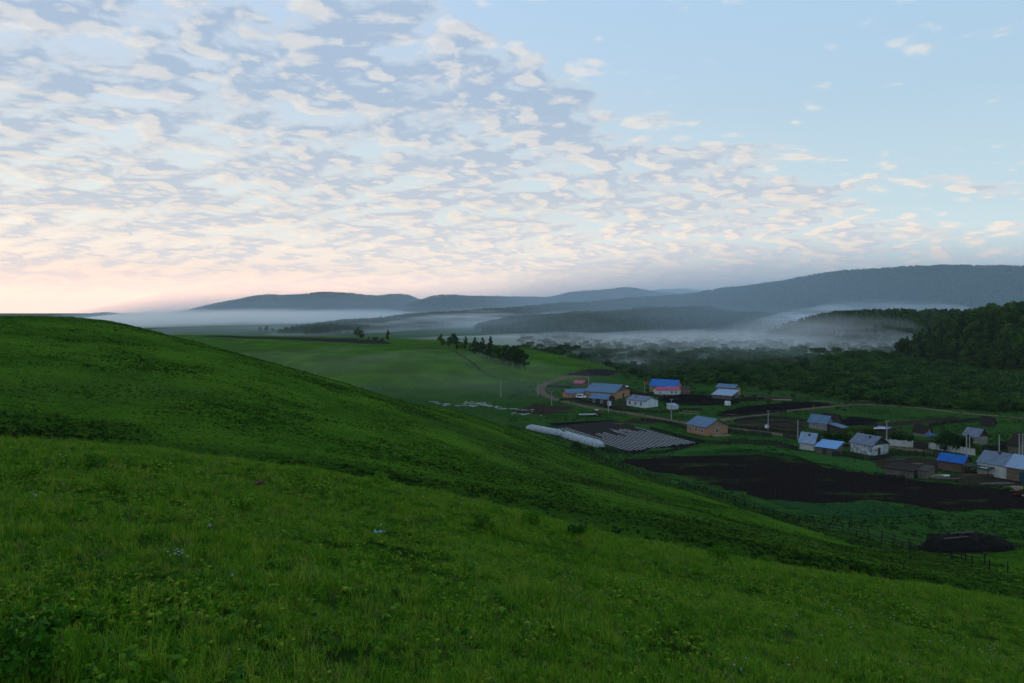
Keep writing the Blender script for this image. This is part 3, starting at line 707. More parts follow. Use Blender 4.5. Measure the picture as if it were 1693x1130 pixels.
# ------------------------------------------------------------------ roads and fields on the valley floor
def resample(pts, step):
    P = [np.array(p, float) for p in pts]; out = [P[0]]
    n = len(P)
    for i in range(n - 1):
        p0 = P[max(i-1, 0)]; p1 = P[i]; p2 = P[i+1]; p3 = P[min(i+2, n-1)]
        k = max(2, int(np.linalg.norm(p2 - p1)/step))
        for j in range(1, k + 1):
            t = j/k; out.append(0.5*((2*p1) + (-p0+p2)*t + (2*p0-5*p1+4*p2-p3)*t*t + (-p0+3*p1-3*p2+p3)*t**3))
    return np.array(out)
def gpt(p):
    v_ = ray(p[0], p[1]); return (v_.x, v_.y)
def strip(name, pts, wd, mat, label, lift=0.06, kind='structure', jit=0.15, step=1.6, world_pts=False, cat='road'):
    W = np.array(pts if world_pts else [gpt(p) for p in pts]); C = resample(W, step)
    d = np.gradient(C, axis=0); d /= np.linalg.norm(d, axis=1)[:, None]; nrm = np.stack([-d[:, 1], d[:, 0]], 1)
    rng = np.random.default_rng(int(abs(C[0, 0])*7) + len(C)); m = len(C)
    l = C + nrm*(wd/2*(1 + jit*rng.normal(size=m)))[:, None]; r = C - nrm*(wd/2*(1 + jit*rng.normal(size=m)))[:, None]
    c1 = C + nrm*wd*0.2; c2 = C - nrm*wd*0.2
    XY = np.stack([l, c1, c2, r], 1).reshape(-1, 2); Z = height(XY[:, 0], XY[:, 1]) + lift
    a = np.arange(m - 1)[:, None]*4 + np.arange(3)[None]; a = a.ravel()
    o = link(name, npmesh(name, np.c_[XY, Z], np.stack([a, a+4, a+5, a+1], 1), [mat], smooth=True))
    tag(o, label, cat, kind=kind); return o
def field(name, pts, mat, label, lift=0.04, jit=0.5, rings=10):
    W = np.array([gpt(p) for p in pts]); W2 = []
    rng = np.random.default_rng(int(abs(W[0, 0])*13) % 9999)
    for i in range(len(W)):
        a = W[i]; b = W[(i+1) % len(W)]; k = max(2, int(np.linalg.norm(b-a)/2.0))
        for j in range(k): W2.append(a + (b-a)*j/k + rng.normal(size=2)*jit)
    W2 = np.array(W2); c = W2.mean(0); m = len(W2); V = [c]
    for q in range(1, rings + 1): V += list(c + (W2 - c)*q/rings)
    V = np.array(V); Z = height(V[:, 0], V[:, 1]) + lift
    me = bpy.data.meshes.new(name); Fc = [(0, 1+j, 1+(j+1) % m) for j in range(m)]
    for q in range(rings - 1):
        Fc += [(1+q*m+j, 1+(q+1)*m+j, 1+(q+1)*m+(j+1) % m, 1+q*m+(j+1) % m) for j in range(m)]
    me.from_pydata([tuple(r_) for r_ in np.c_[V, Z]], [], Fc); me.materials.append(mat); me.update()
    # faces must look up whichever way the outline ran
    if me.polygons[0].normal.z < 0: me.flip_normals()
    return tag(link(name, me), label, 'field', kind='structure')

M_DIRT = soil_material('dirt_road', (0.085, 0.062, 0.044, 1), (0.14, 0.105, 0.075, 1), green=(0.05, 0.08, 0.03, 1), gthr=0.62)
M_SOIL = soil_material('black_soil', (0.006, 0.0055, 0.0058, 1), (0.024, 0.018, 0.014, 1), furrow=0.35, ang=0.35, green=(0.036, 0.050, 0.016, 1), gthr=0.545)
M_SOIL2 = soil_material('dark_soil', (0.006, 0.006, 0.007, 1), (0.012, 0.011, 0.012, 1), furrow=0.5, ang=-0.3)
M_BROWN = soil_material('brown_soil', (0.020, 0.015, 0.012, 1), (0.045, 0.033, 0.024, 1), green=(0.03, 0.06, 0.018, 1), gthr=0.52)
M_CROP = soil_material('young_crop', (0.014, 0.045, 0.016, 1), (0.026, 0.068, 0.020, 1), furrow=0.55, ang=0.35)
M_PASTURE = soil_material('bright_turf', (0.020, 0.064, 0.014, 1), (0.034, 0.090, 0.020, 1), green=(0.014, 0.04, 0.012, 1), gthr=0.56)
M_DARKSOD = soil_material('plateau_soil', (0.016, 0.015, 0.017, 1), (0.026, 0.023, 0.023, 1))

field('ploughed_field', [(1012,762),(1110,756),(1220,746),(1300,757),(1380,776),(1450,788),(1530,797),(1620,806),(1700,816),(1790,828),(1770,848),(1660,842),(1560,846),(1440,830),(1330,832),(1262,826),(1190,806),(1100,784)], M_SOIL, 'large black ploughed field below the village houses', lift=0.05, jit=0.9)
field('crop_field', [(1272,830),(1340,834),(1440,832),(1548,848),(1500,857),(1400,860),(1330,848)], M_CROP, 'green strip of young crop at the edge of the big black field', lift=0.09)
field('pasture_strip', [(1040,757),(1080,744),(1150,742),(1230,736),(1330,748),(1440,764),(1500,790),(1440,784),(1370,770),(1300,753),(1218,742),(1110,752)], M_PASTURE, 'bright grass strip between the houses and the black field', lift=0.09)
field('ploughed_field', [(1090,656),(1128,653),(1165,654),(1222,662),(1226,668),(1160,672),(1108,668),(1088,662)], M_SOIL2, 'small black plot behind the white shed')
field('ploughed_field', [(1186,682),(1240,672),(1310,665),(1352,666),(1378,671),(1330,678),(1270,684),(1205,689)], M_SOIL2, 'long black plot above the crossing track')
field('ploughed_field', [(1388,698),(1404,690),(1440,692),(1466,697),(1432,702),(1400,706)], M_SOIL2, 'narrow dark plot beyond the blue roofed farmhouse')
field('garden_plot', [(848,684),(880,669),(940,672),(950,682),(905,686)], M_BROWN, 'brown tilled garden plot on the meadow beside the road bend')
field('garden_plot', [(1030,699),(1048,692),(1080,693),(1094,700),(1068,703)], M_BROWN, 'small dry brown plot beside the plastic covered rows', lift=0.07)
field('garden_plot', [(1212,706),(1228,694),(1300,698),(1332,708),(1320,720),(1260,712)], M_BROWN, 'bare trodden yard beside the utility pole and satellite dish')
field('garden_plot', [(1440,703),(1500,697),(1580,690),(1592,694),(1520,702),(1455,708)], M_BROWN, 'worn brown patch in the pasture behind the log shed')
field('ploughed_field', [(322,556),(420,560),(520,564.5),(600,569),(650,569.5),(632,563),(560,560.5),(460,558.3),(380,556.3)], M_DARKSOD, 'long dark ploughed strip along the crest of the far hill', lift=0.15, jit=0.2)
field('ploughed_field', [(934,622),(962,614),(1000,611),(1030,616),(1010,623),(960,625)], M_DARKSOD, 'dark bare field at the foot of the far hill')
field('mulched_plot', [(905,701),(1012,695),(1085,716),(1160,734),(1110,745),(1040,750),(975,724)], M_SOIL2, 'dark bedded plot under the plastic strips', lift=0.05, jit=0.2)

field('trodden_yard', [(1440,757),(1500,756),(1555,762),(1560,780),(1500,782),(1448,772)], M_BROWN, 'dark trodden yard right of the slate grey cottage', lift=0.10)
field('trodden_yard', [(1560,790),(1600,786),(1690,792),(1692,812),(1640,806),(1590,800)], M_BROWN, 'bare earth yard before the long cottage', lift=0.11)
field('trodden_yard', [(1388,712),(1440,708),(1500,716),(1500,728),(1440,728),(1390,722)], M_BROWN, 'dark yard under the bushes beyond the white cottages', lift=0.08)
field('trodden_yard', [(925,655),(1000,664),(1040,664),(1062,672),(1020,676),(960,668)], M_BROWN, 'earth yard in front of the long brick barn', lift=0.08)
field('trodden_yard', [(1040,645),(1075,650),(1080,658),(1050,660),(1030,652)], M_BROWN, 'earth yard left of the white annex', lift=0.08)
field('trodden_yard', [(1230,656),(1300,658),(1330,662),(1260,664),(1215,664)], M_BROWN, 'brown stock yard behind the long black plot', lift=0.08)
field('trodden_yard', [(1620,742),(1690,742),(1692,752),(1630,752)], M_BROWN, 'brown yard between the log house and the dark barn', lift=0.08)
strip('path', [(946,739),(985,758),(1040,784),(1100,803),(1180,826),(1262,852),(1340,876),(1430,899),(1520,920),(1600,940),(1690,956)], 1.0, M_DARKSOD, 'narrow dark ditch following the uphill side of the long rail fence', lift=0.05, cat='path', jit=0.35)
strip('dirt_road', [(975,625),(940,626),(915,631),(897,639),(893,647),(905,657),(935,666),(975,674),(1020,681),(1062,688),(1105,695),(1150,703),(1200,709),(1262,716),(1330,725),(1400,734),(1480,742),(1545,750),(1600,759)], 4.2, M_DIRT, 'pale dirt road winding past the farms')
strip('dirt_road', [(1170,705),(1196,695),(1240,689),(1300,681),(1360,675),(1410,670),(1450,670),(1520,676),(1600,685),(1693,693),(1850,708),(2000,722)], 3.6, M_DIRT, 'dirt track forking off across the back pasture')
strip('dirt_road', [(1226,655),(1290,659),(1340,663),(1380,667),(1415,670)], 3.0, M_DIRT, 'faint reddish track running behind the long black plot')
strip('path', [(742,580),(760,588),(778,600),(795,614),(812,622),(840,629)], 1.4, M_DARKSOD, 'dark worn path curving down the face of the far hill', lift=0.12, cat='path')
strip('path', [(560,574),(620,573),(680,574.5),(742,580)], 1.2, M_DARKSOD, 'thin dark path under the crest of the far hill', lift=0.12, cat='path')

# ------------------------------------------------------------------ building materials
def brickmat(name, c1, c2, mortar):
    m = bpy.data.materials.new(name); m.use_nodes = True; t = NT(m.node_tree); b = t.n['Principled BSDF']
    c = t.new('ShaderNodeTexCoord'); s_ = t.new('ShaderNodeSeparateXYZ'); t.l.new(c.outputs['Object'], s_.inputs[0])
    vec = t.comb(t.math('ADD', s_.outputs[0], s_.outputs[1]), s_.outputs[2], 0.0)
    br = t.new('ShaderNodeTexBrick'); t.l.new(vec, br.inputs[0]); br.inputs['Scale'].default_value = 1.0
    br.inputs['Brick Width'].default_value = 0.5; br.inputs['Row Height'].default_value = 0.16; br.inputs['Mortar Size'].default_value = 0.02
    br.inputs['Color1'].default_value = c1; br.inputs['Color2'].default_value = c2; br.inputs['Mortar'].default_value = mortar
    n = t.noise(c.outputs['Object'], 0.8, 5, 0.6)
    o = t.mix(t.smooth(n, 0.35, 0.7, 0, 0.5), br.outputs[0], tuple(q*0.55 for q in c1[:3]) + (1,))
    t.l.new(o, b.inputs['Base Color']); b.inputs['Roughness'].default_value = 0.9; return m
def stripemat(name, c1, c2, freq, rough=0.45, metal=0.0, vert=False, dirt=0.4, spec=0.12, horiz=False):
    """corrugated sheet or planking: bands across x+y, or along z when horiz"""
    m = bpy.data.materials.new(name); m.use_nodes = True; t = NT(m.node_tree); b = t.n['Principled BSDF']
    c = t.new('ShaderNodeTexCoord'); s_ = t.new('ShaderNodeSeparateXYZ'); t.l.new(c.outputs['Object'], s_.inputs[0])
    q = s_.outputs[2] if horiz else t.math('ADD', s_.outputs[0], s_.outputs[1])
    f = t.math('FRACT', t.math('MULTIPLY', q, freq)); band = t.smooth(t.math('ABSOLUTE', t.math('SUBTRACT', f, 0.5)), 0.40, 0.5)
    cell = t.new('ShaderNodeTexWhiteNoise', noise_dimensions='1D'); t.l.new(t.math('FLOOR', t.math('MULTIPLY', q, freq)), cell.inputs['W'])
    n = t.noise(c.outputs['Object'], 0.7, 6, 0.65)
    o = t.mix(cell.outputs[0], c1, c2)
    o = t.mix(t.smooth(n, 0.45, 0.72, 0, dirt), o, tuple(z_*0.45 for z_ in c1[:3]) + (1,))
    o = t.mix(t.math('MULTIPLY', band, 0.55), o, tuple(z_*0.35 for z_ in c1[:3]) + (1,))
    t.l.new(o, b.inputs['Base Color']); b.inputs['Roughness'].default_value = rough; b.inputs['Metallic'].default_value = metal
    b.inputs['Specular IOR Level'].default_value = spec
    return m
B_ORANGE = brickmat('orange_brick', (0.42, 0.17, 0.07, 1), (0.32, 0.12, 0.05, 1), (0.28, 0.22, 0.17, 1))
B_BROWN = brickmat('brown_brick', (0.12, 0.075, 0.045, 1), (0.09, 0.055, 0.035, 1), (0.10, 0.08, 0.06, 1))
P_WHITE = pmat('white_plaster', (0.52, 0.54, 0.50, 1), col2=(0.38, 0.40, 0.37, 1), scale=1.4, rough=0.9)
P_PANEL = stripemat('white_panel', (0.54, 0.58, 0.60, 1), (0.46, 0.51, 0.54, 1), 1.0, rough=0.5, dirt=0.2)
P_STAIN = pmat('stained_plaster', (0.56, 0.60, 0.62, 1), col2=(0.10, 0.11, 0.11, 1), scale=1.1, rough=0.9, detail=8)
R_BLUE = stripemat('slate_blue_roof', (0.075, 0.135, 0.215, 1), (0.095, 0.16, 0.25, 1), 1.2, rough=0.7, dirt=0.3)
R_GREY = stripemat('grey_blue_roof', (0.105, 0.135, 0.185, 1), (0.13, 0.16, 0.215, 1), 1.0, rough=0.7, dirt=0.35)
R_PALE = stripemat('pale_tin_roof', (0.18, 0.25, 0.36, 1), (0.22, 0.29, 0.40, 1), 1.1, rough=0.6, dirt=0.25)
R_SKY = stripemat('sky_blue_roof', (0.12, 0.25, 0.47, 1), (0.15, 0.29, 0.52, 1), 1.1, rough=0.6, dirt=0.15)
R_COBALT = stripemat('cobalt_roof', (0.004, 0.075, 0.29, 1), (0.006, 0.085, 0.32, 1), 1.1, rough=0.5, dirt=0.12)
R_SCHOOL = stripemat('bright_blue_roof', (0.015, 0.10, 0.34, 1), (0.02, 0.12, 0.38, 1), 0.8, rough=0.5, dirt=0.15)
R_PINK = stripemat('crimson_roof', (0.30, 0.04, 0.09, 1), (0.36, 0.09, 0.15, 1), 0.8, rough=0.5, dirt=0.25)
R_DARK = pmat('dark_thatch', (0.030, 0.024, 0.020, 1), scale=3, rough=1.0)
R_WHITE = pmat('white_sheet', (0.75, 0.77, 0.78, 1), col2=(0.55, 0.57, 0.6, 1), scale=1.5)
W_PLANK = stripemat('grey_planks', (0.10, 0.088, 0.070, 1), (0.15, 0.13, 0.105, 1), 4.0, rough=0.9, spec=0.1)
W_DARK = stripemat('dark_planks', (0.040, 0.034, 0.030, 1), (0.065, 0.055, 0.048, 1), 4.0, rough=0.95, spec=0.1)
W_TAN = stripemat('tan_planks', (0.22, 0.165, 0.11, 1), (0.28, 0.21, 0.14, 1), 4.0, rough=0.9, spec=0.1)
W_LOG = stripemat('log_wall', (0.17, 0.125, 0.085, 1), (0.13, 0.095, 0.065, 1), 3.4, rough=0.95, horiz=True, spec=0.1)
W_GREYLOG = stripemat('grey_log_wall', (0.17, 0.165, 0.15, 1), (0.22, 0.21, 0.19, 1), 3.4, rough=0.95, horiz=True, spec=0.1)
W_ORANGELOG = stripemat('orange_log_wall', (0.30, 0.13, 0.055, 1), (0.36, 0.17, 0.08, 1), 2.4, rough=0.9, horiz=True, spec=0.1)
FRAME = pmat('white_frame', (0.72, 0.74, 0.74, 1), scale=4)
TRIM = pmat('dark_trim', (0.05, 0.045, 0.045, 1), scale=4)
GLASS = pmat('window_glass', (0.015, 0.02, 0.025, 1), rough=0.1, scale=3, spec=0.6)
CONCRETE = pmat('concrete', (0.34, 0.35, 0.34, 1), scale=3)
IRON = pmat('dark_iron', (0.03, 0.03, 0.035, 1), rough=0.5, scale=3)
M_BLUEDOOR = pmat('blue_door', (0.03, 0.07, 0.11, 1), scale=2)
RUBBER = pmat('rubber', (0.015, 0.015, 0.015, 1), scale=3)
BRICKFLUE = pmat('flue', (0.10, 0.05, 0.04, 1), scale=4)

def basis(cx, cy, a, z=None):
    g_ = ray(cx, cy); a = R(a); ph = math.atan2(g_.x, g_.y); rx, ry, fx_, fy_ = math.cos(ph), -math.sin(ph), math.sin(ph), math.cos(ph)
    dr = (rx*math.sin(a) + fx_*math.cos(a), ry*math.sin(a) + fy_*math.cos(a)); dl = (-rx*math.cos(a) + fx_*math.sin(a), -ry*math.cos(a) + fy_*math.sin(a))
    def solve(target, d):
        k = (target - CX)/F      # X + s*dx = k (Y + s*dy)
        return (k*g_.y - g_.x)/(d[0] - k*d[1])
    return g_, dr, dl, solve, math.atan2(dr[1], dr[0])
def house(name, label, corner, wl, wr, a, h, rise, wall, roof, ridge_='L', kind='gable', over=0.4, wins=(), doors=(), chim=None, gable=None, cat='house', size=None, wall_r=None, group=None, stains=()):
    cx, cy = corner; g_, dr, dl, solve, rz = basis(cx, cy, a)
    W, L = size if size else (solve(cx + wr, dr), solve(cx - wl, dl))

    e = empty(name, (g_.x, g_.y, g_.z - 0.05), rz); tag(e, label, cat, group)
    w_ = MB()
    ends = []
    if kind == 'gable':
        if ridge_ == 'L':   # ridge along local y
            w_.poly([(0,0,0),(W,0,0),(W,0,h),(0,0,h)]); w_.poly([(0,L,0),(0,L,h),(W,L,h),(W,L,0)])
            w_.poly([(0,0,0),(0,0,h),(0,L,h),(0,L,0)]); w_.poly([(W,0,0),(W,L,0),(W,L,h),(W,0,h)])
            ends = [[(0,0,h),(W,0,h),(W/2,0,h+rise)], [(0,L,h),(W/2,L,h+rise),(W,L,h)]]
        else:
            w_.poly([(0,0,0),(W,0,0),(W,0,h),(0,0,h)]); w_.poly([(0,L,0),(0,L,h),(W,L,h),(W,L,0)])
            w_.poly([(0,0,0),(0,0,h),(0,L,h),(0,L,0)]); w_.poly([(W,0,0),(W,L,0),(W,L,h),(W,0,h)])
            ends = [[(0,0,h),(0,L/2,h+rise),(0,L,h)], [(W,0,h),(W,L,h),(W,L/2,h+rise)]]
        if gable is None:
            for p in ends: w_.poly(p)
    elif kind == 'mono':    # low along x=0 (left wall) rising to x=W when ridge_ == 'L', else low along y=0
        if ridge_ == 'L':
            w_.poly([(0,0,0),(W,0,0),(W,0,h+rise),(0,0,h)]); w_.poly([(0,L,0),(0,L,h),(W,L,h+rise),(W,L,0)])
            w_.poly([(0,0,0),(0,0,h),(0,L,h),(0,L,0)]); w_.poly([(W,0,0),(W,L,0),(W,L,h+rise),(W,0,h+rise)])
        else:
            w_.poly([(0,0,0),(W,0,0),(W,0,h),(0,0,h)]); w_.poly([(0,L,0),(0,L,h+rise),(W,L,h+rise),(W,L,0)])
            w_.poly([(0,0,0),(0,0,h),(0,L,h+rise),(0,L,0)]); w_.poly([(W,0,0),(W,L,0),(W,L,h+rise),(W,0,h)])
    w_.build('wall', wall, e)
    if gable is not None:
        for p in ends:
            gm = MB(); gm.poly(p); gm.build('gable', gable, e)
    r_ = MB(); t_ = 0.10; o_ = over
    if kind == 'gable':
        sl = rise/(W/2 if ridge_ == 'L' else L/2); dz = sl*o_; ez = 0.03
        if ridge_ == 'L':
            r_.slab((-o_, L+o_, h-dz+ez+t_), (-o_, -o_, h-dz+ez+t_), (W/2, -o_, h+rise+ez+t_), (W/2, L+o_, h+rise+ez+t_), t_)
            r_.slab((W/2, L+o_, h+rise+ez+t_), (W/2, -o_, h+rise+ez+t_), (W+o_, -o_, h-dz+ez+t_), (W+o_, L+o_, h-dz+ez+t_), t_)
            tr = MB()
            for yy in (-o_-0.03, L+o_+0.03):
                tr.bar((-o_, yy, h-dz), (W/2, yy, h+rise), 0.07); tr.bar((W/2, yy, h+rise), (W+o_, yy, h-dz), 0.07)
        else:
            r_.slab((-o_, -o_, h-dz+ez+t_), (W+o_, -o_, h-dz+ez+t_), (W+o_, L/2, h+rise+ez+t_), (-o_, L/2, h+rise+ez+t_), t_)
            r_.slab((-o_, L/2, h+rise+ez+t_), (W+o_, L/2, h+rise+ez+t_), (W+o_, L+o_, h-dz+ez+t_), (-o_, L+o_, h-dz+ez+t_), t_)
            tr = MB()
            for xx in (-o_-0.03, W+o_+0.03):
                tr.bar((xx, -o_, h-dz), (xx, L/2, h+rise), 0.07); tr.bar((xx, L/2, h+rise), (xx, L+o_, h-dz), 0.07)
        rf = r_.build('roof', roof, e); tr.build('bargeboard', TRIM, rf)
    else:
        if ridge_ == 'L':
            sl = rise/W; r_.slab((-o_, L+o_, h-sl*o_+0.14), (-o_, -o_, h-sl*o_+0.14), (W+o_, -o_, h+rise+sl*o_+0.14), (W+o_, L+o_, h+rise+sl*o_+0.14), t_)
        else:
            sl = rise/L; r_.slab((-o_, -o_, h-sl*o_+0.14), (W+o_, -o_, h-sl*o_+0.14), (W+o_, L+o_, h+rise+sl*o_+0.14), (-o_, L+o_, h+rise+sl*o_+0.14), t_)
        rf = r_.build('roof', roof, e)
    def on(face, s_, z0, z1, wd, d0, d1, mb):
        """a box on the wall: face L is the plane x=0, face R the plane y=0; s_ is the distance from the near corner"""
        if face == 'L': mb.box(-d1, -d0, s_-wd/2, s_+wd/2, z0, z1)
        else: mb.box(s_-wd/2, s_+wd/2, -d1, -d0, z0, z1)
    for (face, fr, z0, ww, wh) in wins:
        s_ = fr*(L if face == 'L' else W); f = MB(); q = 0.09
        on(face, s_-ww/2, z0, z0+wh, q, 0, 0.07, f); on(face, s_+ww/2, z0, z0+wh, q, 0, 0.07, f)
        on(face, s_, z0-0.06, z0-0.001, ww+0.3, 0, 0.10, f); on(face, s_, z0+wh+0.001, z0+wh+0.09, ww+0.1, 0, 0.07, f)
        on(face, s_, z0, z0+wh, 0.06, 0.012, 0.06, f)
        on(face, s_ - ww/4, z0+wh*0.66, z0+wh*0.66+0.05, ww/2-0.12, 0.014, 0.055, f); on(face, s_ + ww/4, z0+wh*0.66, z0+wh*0.66+0.05, ww/2-0.12, 0.014, 0.055, f)
        wo_ = f.build('window', FRAME, e); p = MB(); on(face, s_, z0+0.005, z0+wh-0.005, ww-0.09, -0.02, 0.012, p); p.build('pane', GLASS, wo_)
    for (face, fr, ww, wh, mt) in doors:
        s_ = fr*(L if face == 'L' else W); d = MB(); on(face, s_, 0.05, wh, ww, 0, 0.06, d); do = d.build('door', mt, e)
        hd = MB(); on(face, s_+ww*0.36, 1.0, 1.12, 0.06, 0.06, 0.12, hd); hd.build('handle', IRON, do)
    if chim:
        fx, fy, ch = chim; m_ = MB(); x0 = W*fx; y0 = L*fy
        zr = h + rise*(1 - abs(2*((fx if ridge_ == 'L' else fy)) - 1)) - 0.1 if kind == 'gable' else h
        m_.box(x0-0.2, x0+0.2, y0-0.2, y0+0.2, zr-0.2, zr+ch); m_.box(x0-0.26, x0+0.26, y0-0.26, y0+0.26, zr+ch+0.001, zr+ch+0.12); m_.build('chimney', BRICKFLUE, rf)
    return e, W, L

house('brick_house', 'orange brick house with slate blue roof and white windows standing alone beside the plastic rows', (1168,722), 32, 35, 45, 2.9, 2.3, B_ORANGE, R_BLUE, gable=W_TAN,
      wins=[('L',0.22,0.9,1.1,1.4),('L',0.52,0.9,1.1,1.4),('L',0.82,0.9,1.1,1.4),('R',0.5,0.9,1.3,1.4)])
house('panel_house', 'white panelled cottage with grey blue roof and three windows just above the road', (1066,676), 30, 22, 42, 2.9, 1.5, P_PANEL, R_GREY,
      wins=[('L',0.2,0.9,1.1,1.3),('L',0.5,0.9,1.1,1.3),('L',0.82,0.9,1.1,1.3)], chim=(0.3,0.7,0.5))
house('small_shed', 'tiny white shed with pale flat roof right of the panelled cottage', (1109,678), 7, 13, 60, 1.6, 0.5, P_WHITE, R_PALE, kind='mono', ridge_='R', over=0.2, cat='shed')
house('long_barn', 'long brick barn with a wide pale blue roof at the head of the village', (1017,662), 50, 24, 24, 3.2, 3.0, B_ORANGE, R_BLUE, gable=W_LOG, cat='barn',
      wins=[('L',0.15,0.9,1.0,1.3),('L',0.3,0.9,1.0,1.3),('L',0.45,0.9,1.0,1.3),('L',0.6,0.9,1.0,1.3),('L',0.75,0.9,1.0,1.3),('L',0.9,0.9,1.0,1.3)], doors=[('R',0.55,1.8,2.2,W_DARK)])
house('farmhouse', 'low brick wing with blue roof at the left end of the long barn', (938,660), 8, 36, 68, 2.5, 1.4, B_ORANGE, R_BLUE, ridge_='R',
      wins=[('R',0.2,0.8,1.1,1.2),('R',0.42,0.8,1.1,1.2),('R',0.65,0.8,1.1,1.2)], doors=[('R',0.85,1.0,2.0,W_DARK)])
house('wooden_house', 'small grey wooden house with blue roof in front of the long barn', (1003,671), 28, 13, 32, 2.5, 1.7, W_DARK, R_BLUE, wins=[('L',0.3,0.8,1.0,1.2),('L',0.75,0.8,1.0,1.2)])
house('open_shed', 'shed under a crimson roof standing behind the brick wing', (963,640), 15, 9, 34, 1.8, 1.3, W_LOG, R_PINK, cat='shed')
house('hut', 'little white roofed hut behind the right end of the long barn', (1034,650), 10, 8, 40, 2.0, 1.2, W_PLANK, R_WHITE, cat='shed')
house('school_building', 'large brick building under a bright blue roof behind the white annex', (1118,651), 44, 10, 22, 3.2, 3.0, B_ORANGE, R_SCHOOL, cat='building', gable=B_ORANGE)
house('annex', 'long white building with crimson roof in front of the bright blue roof', (1087,655), 7, 38, 66, 2.5, 1.3, P_WHITE, R_PINK, ridge_='R', over=0.25, cat='building',
      wins=[('R',0.12,0.9,0.9,0.9),('R',0.62,0.9,0.9,1.1),('R',0.8,0.9,0.9,1.1)])
house('plank_shed', 'tall brown plank shed with a dark tarpaulin roof beside the white annex', (1127,652), 1.5, 14, 66, 3.0, 0.5, W_LOG, IRON, kind='mono', ridge_='R', over=0.3, cat='shed')
house('hay_barn', 'tall plank barn with dull blue roof standing apart at the back of the village', (1214,656), 30, 10, 24, 3.9, 1.3, W_TAN, R_BLUE, gable=W_PLANK, cat='barn')
house('cattle_shed', 'low plank shed under a pale lean-to roof in front of the tall barn', (1209,662), 32, 12, 24, 1.8, 1.8, W_PLANK, R_PALE, kind='mono', over=0.4, cat='shed', doors=[('R',0.4,1.4,1.6,IRON)])
house('farmhouse', 'plank farmhouse with deep blue roof in front of the dark thatched shed', (1367,714), 30, 12, 32, 2.6, 2.3, W_GREYLOG, R_BLUE, wins=[('L',0.3,0.9,0.9,1.1),('L',0.7,0.9,0.9,1.1)])
house('lean_to', 'low lean-to with a flat blue roof on the right of the plank farmhouse', (1392,717), 21, 9, 28, 1.7, 0.8, W_DARK, R_BLUE, kind='mono', ridge_='R', cat='shed')
house('thatched_shed', 'dark thatched shed peeping out behind the plank farmhouse', (1381,706), 24, 10, 32, 1.9, 2.2, W_DARK, R_DARK, cat='shed')
house('cottage', 'small cream cottage with pale tin roof and a flue pipe', (1346,746), 24, 9, 24, 2.4, 2.5, P_WHITE, R_PALE, gable=W_DARK, chim=(0.35,0.45,0.6))
house('workshop', 'low workshop with sky blue roof built onto the cream cottage', (1382,754), 34, 12, 20, 1.9, 1.2, W_PLANK, R_SKY, kind='mono', over=0.3, cat='shed', doors=[('L',0.55,1.3,1.7,W_DARK)])
house('cottage', 'white cottage with slate grey roof and a stained flaking end wall', (1442,755), 36, 27, 38, 2.9, 2.2, P_STAIN, R_GREY, gable=W_DARK, chim=(0.35,0.35,0.6), doors=[('R',0.42,1.0,2.0,W_DARK)], wins=[('R',0.22,1.0,0.8,0.9)])
house('log_shed', 'low dark log shed with pale sheets on its roof beyond the slate grey cottage', (1466,720), 18, 6, 24, 1.9, 0.3, W_DARK, R_GREY, kind='mono', cat='shed')
house('log_hut', 'small log hut with a steep black roof behind the white board fence', (1531,723), 21, 9, 30, 1.5, 2.0, W_GREYLOG, R_DARK, cat='hut')
house('log_house', 'grey log house with blue grey roof half hidden by tall bushes', (1617,737), 24, 16, 36, 2.7, 2.1, W_GREYLOG, R_GREY, gable=W_DARK)
house('brush_hut', 'small ragged dark hut alone in the back pasture', (1638,708), 17, 8, 30, 1.3, 2.2, W_DARK, R_DARK, cat='hut')
house('dark_barn', 'big dark roofed barn behind the twin utility pole at the right edge', (1683,752), 16, 26, 30, 2.5, 3.0, W_PLANK, R_DARK, cat='barn')
house('brick_shed', 'dark brick shed under a cobalt blue roof', (1592,784), 41, 13, 20, 2.5, 1.5, B_BROWN, R_COBALT, cat='shed')
house('long_cottage', 'long white walled cottage with grey tin roof beside the cobalt roofed shed', (1664,795), 48, 26, 22, 3.3, 2.4, P_WHITE, R_GREY, over=0.3, chim=(0.42,0.45,0.7))
house('log_annex', 'log annex with pale blue roof and dark blue door at the right edge', (1728,806), 64, 28, 21, 3.3, 2.5, W_LOG, R_PALE, over=0.3, doors=[('L',0.56,1.6,2.6,M_BLUEDOOR)], cat='house')
house('sod_shed', 'sagging low plank shed with a sod roof at the corner of the black field', (1510,792), 46, 12, 14, 1.7, 0.5, W_PLANK, R_DARK, kind='mono', over=0.3, cat='shed')
house('lumber_shed', 'grey plank lumber crib leaning beside the sod roofed shed', (1531,795), 14, 14, 25, 2.0, 0.7, W_PLANK, W_DARK, kind='mono', over=0.2, cat='shed')
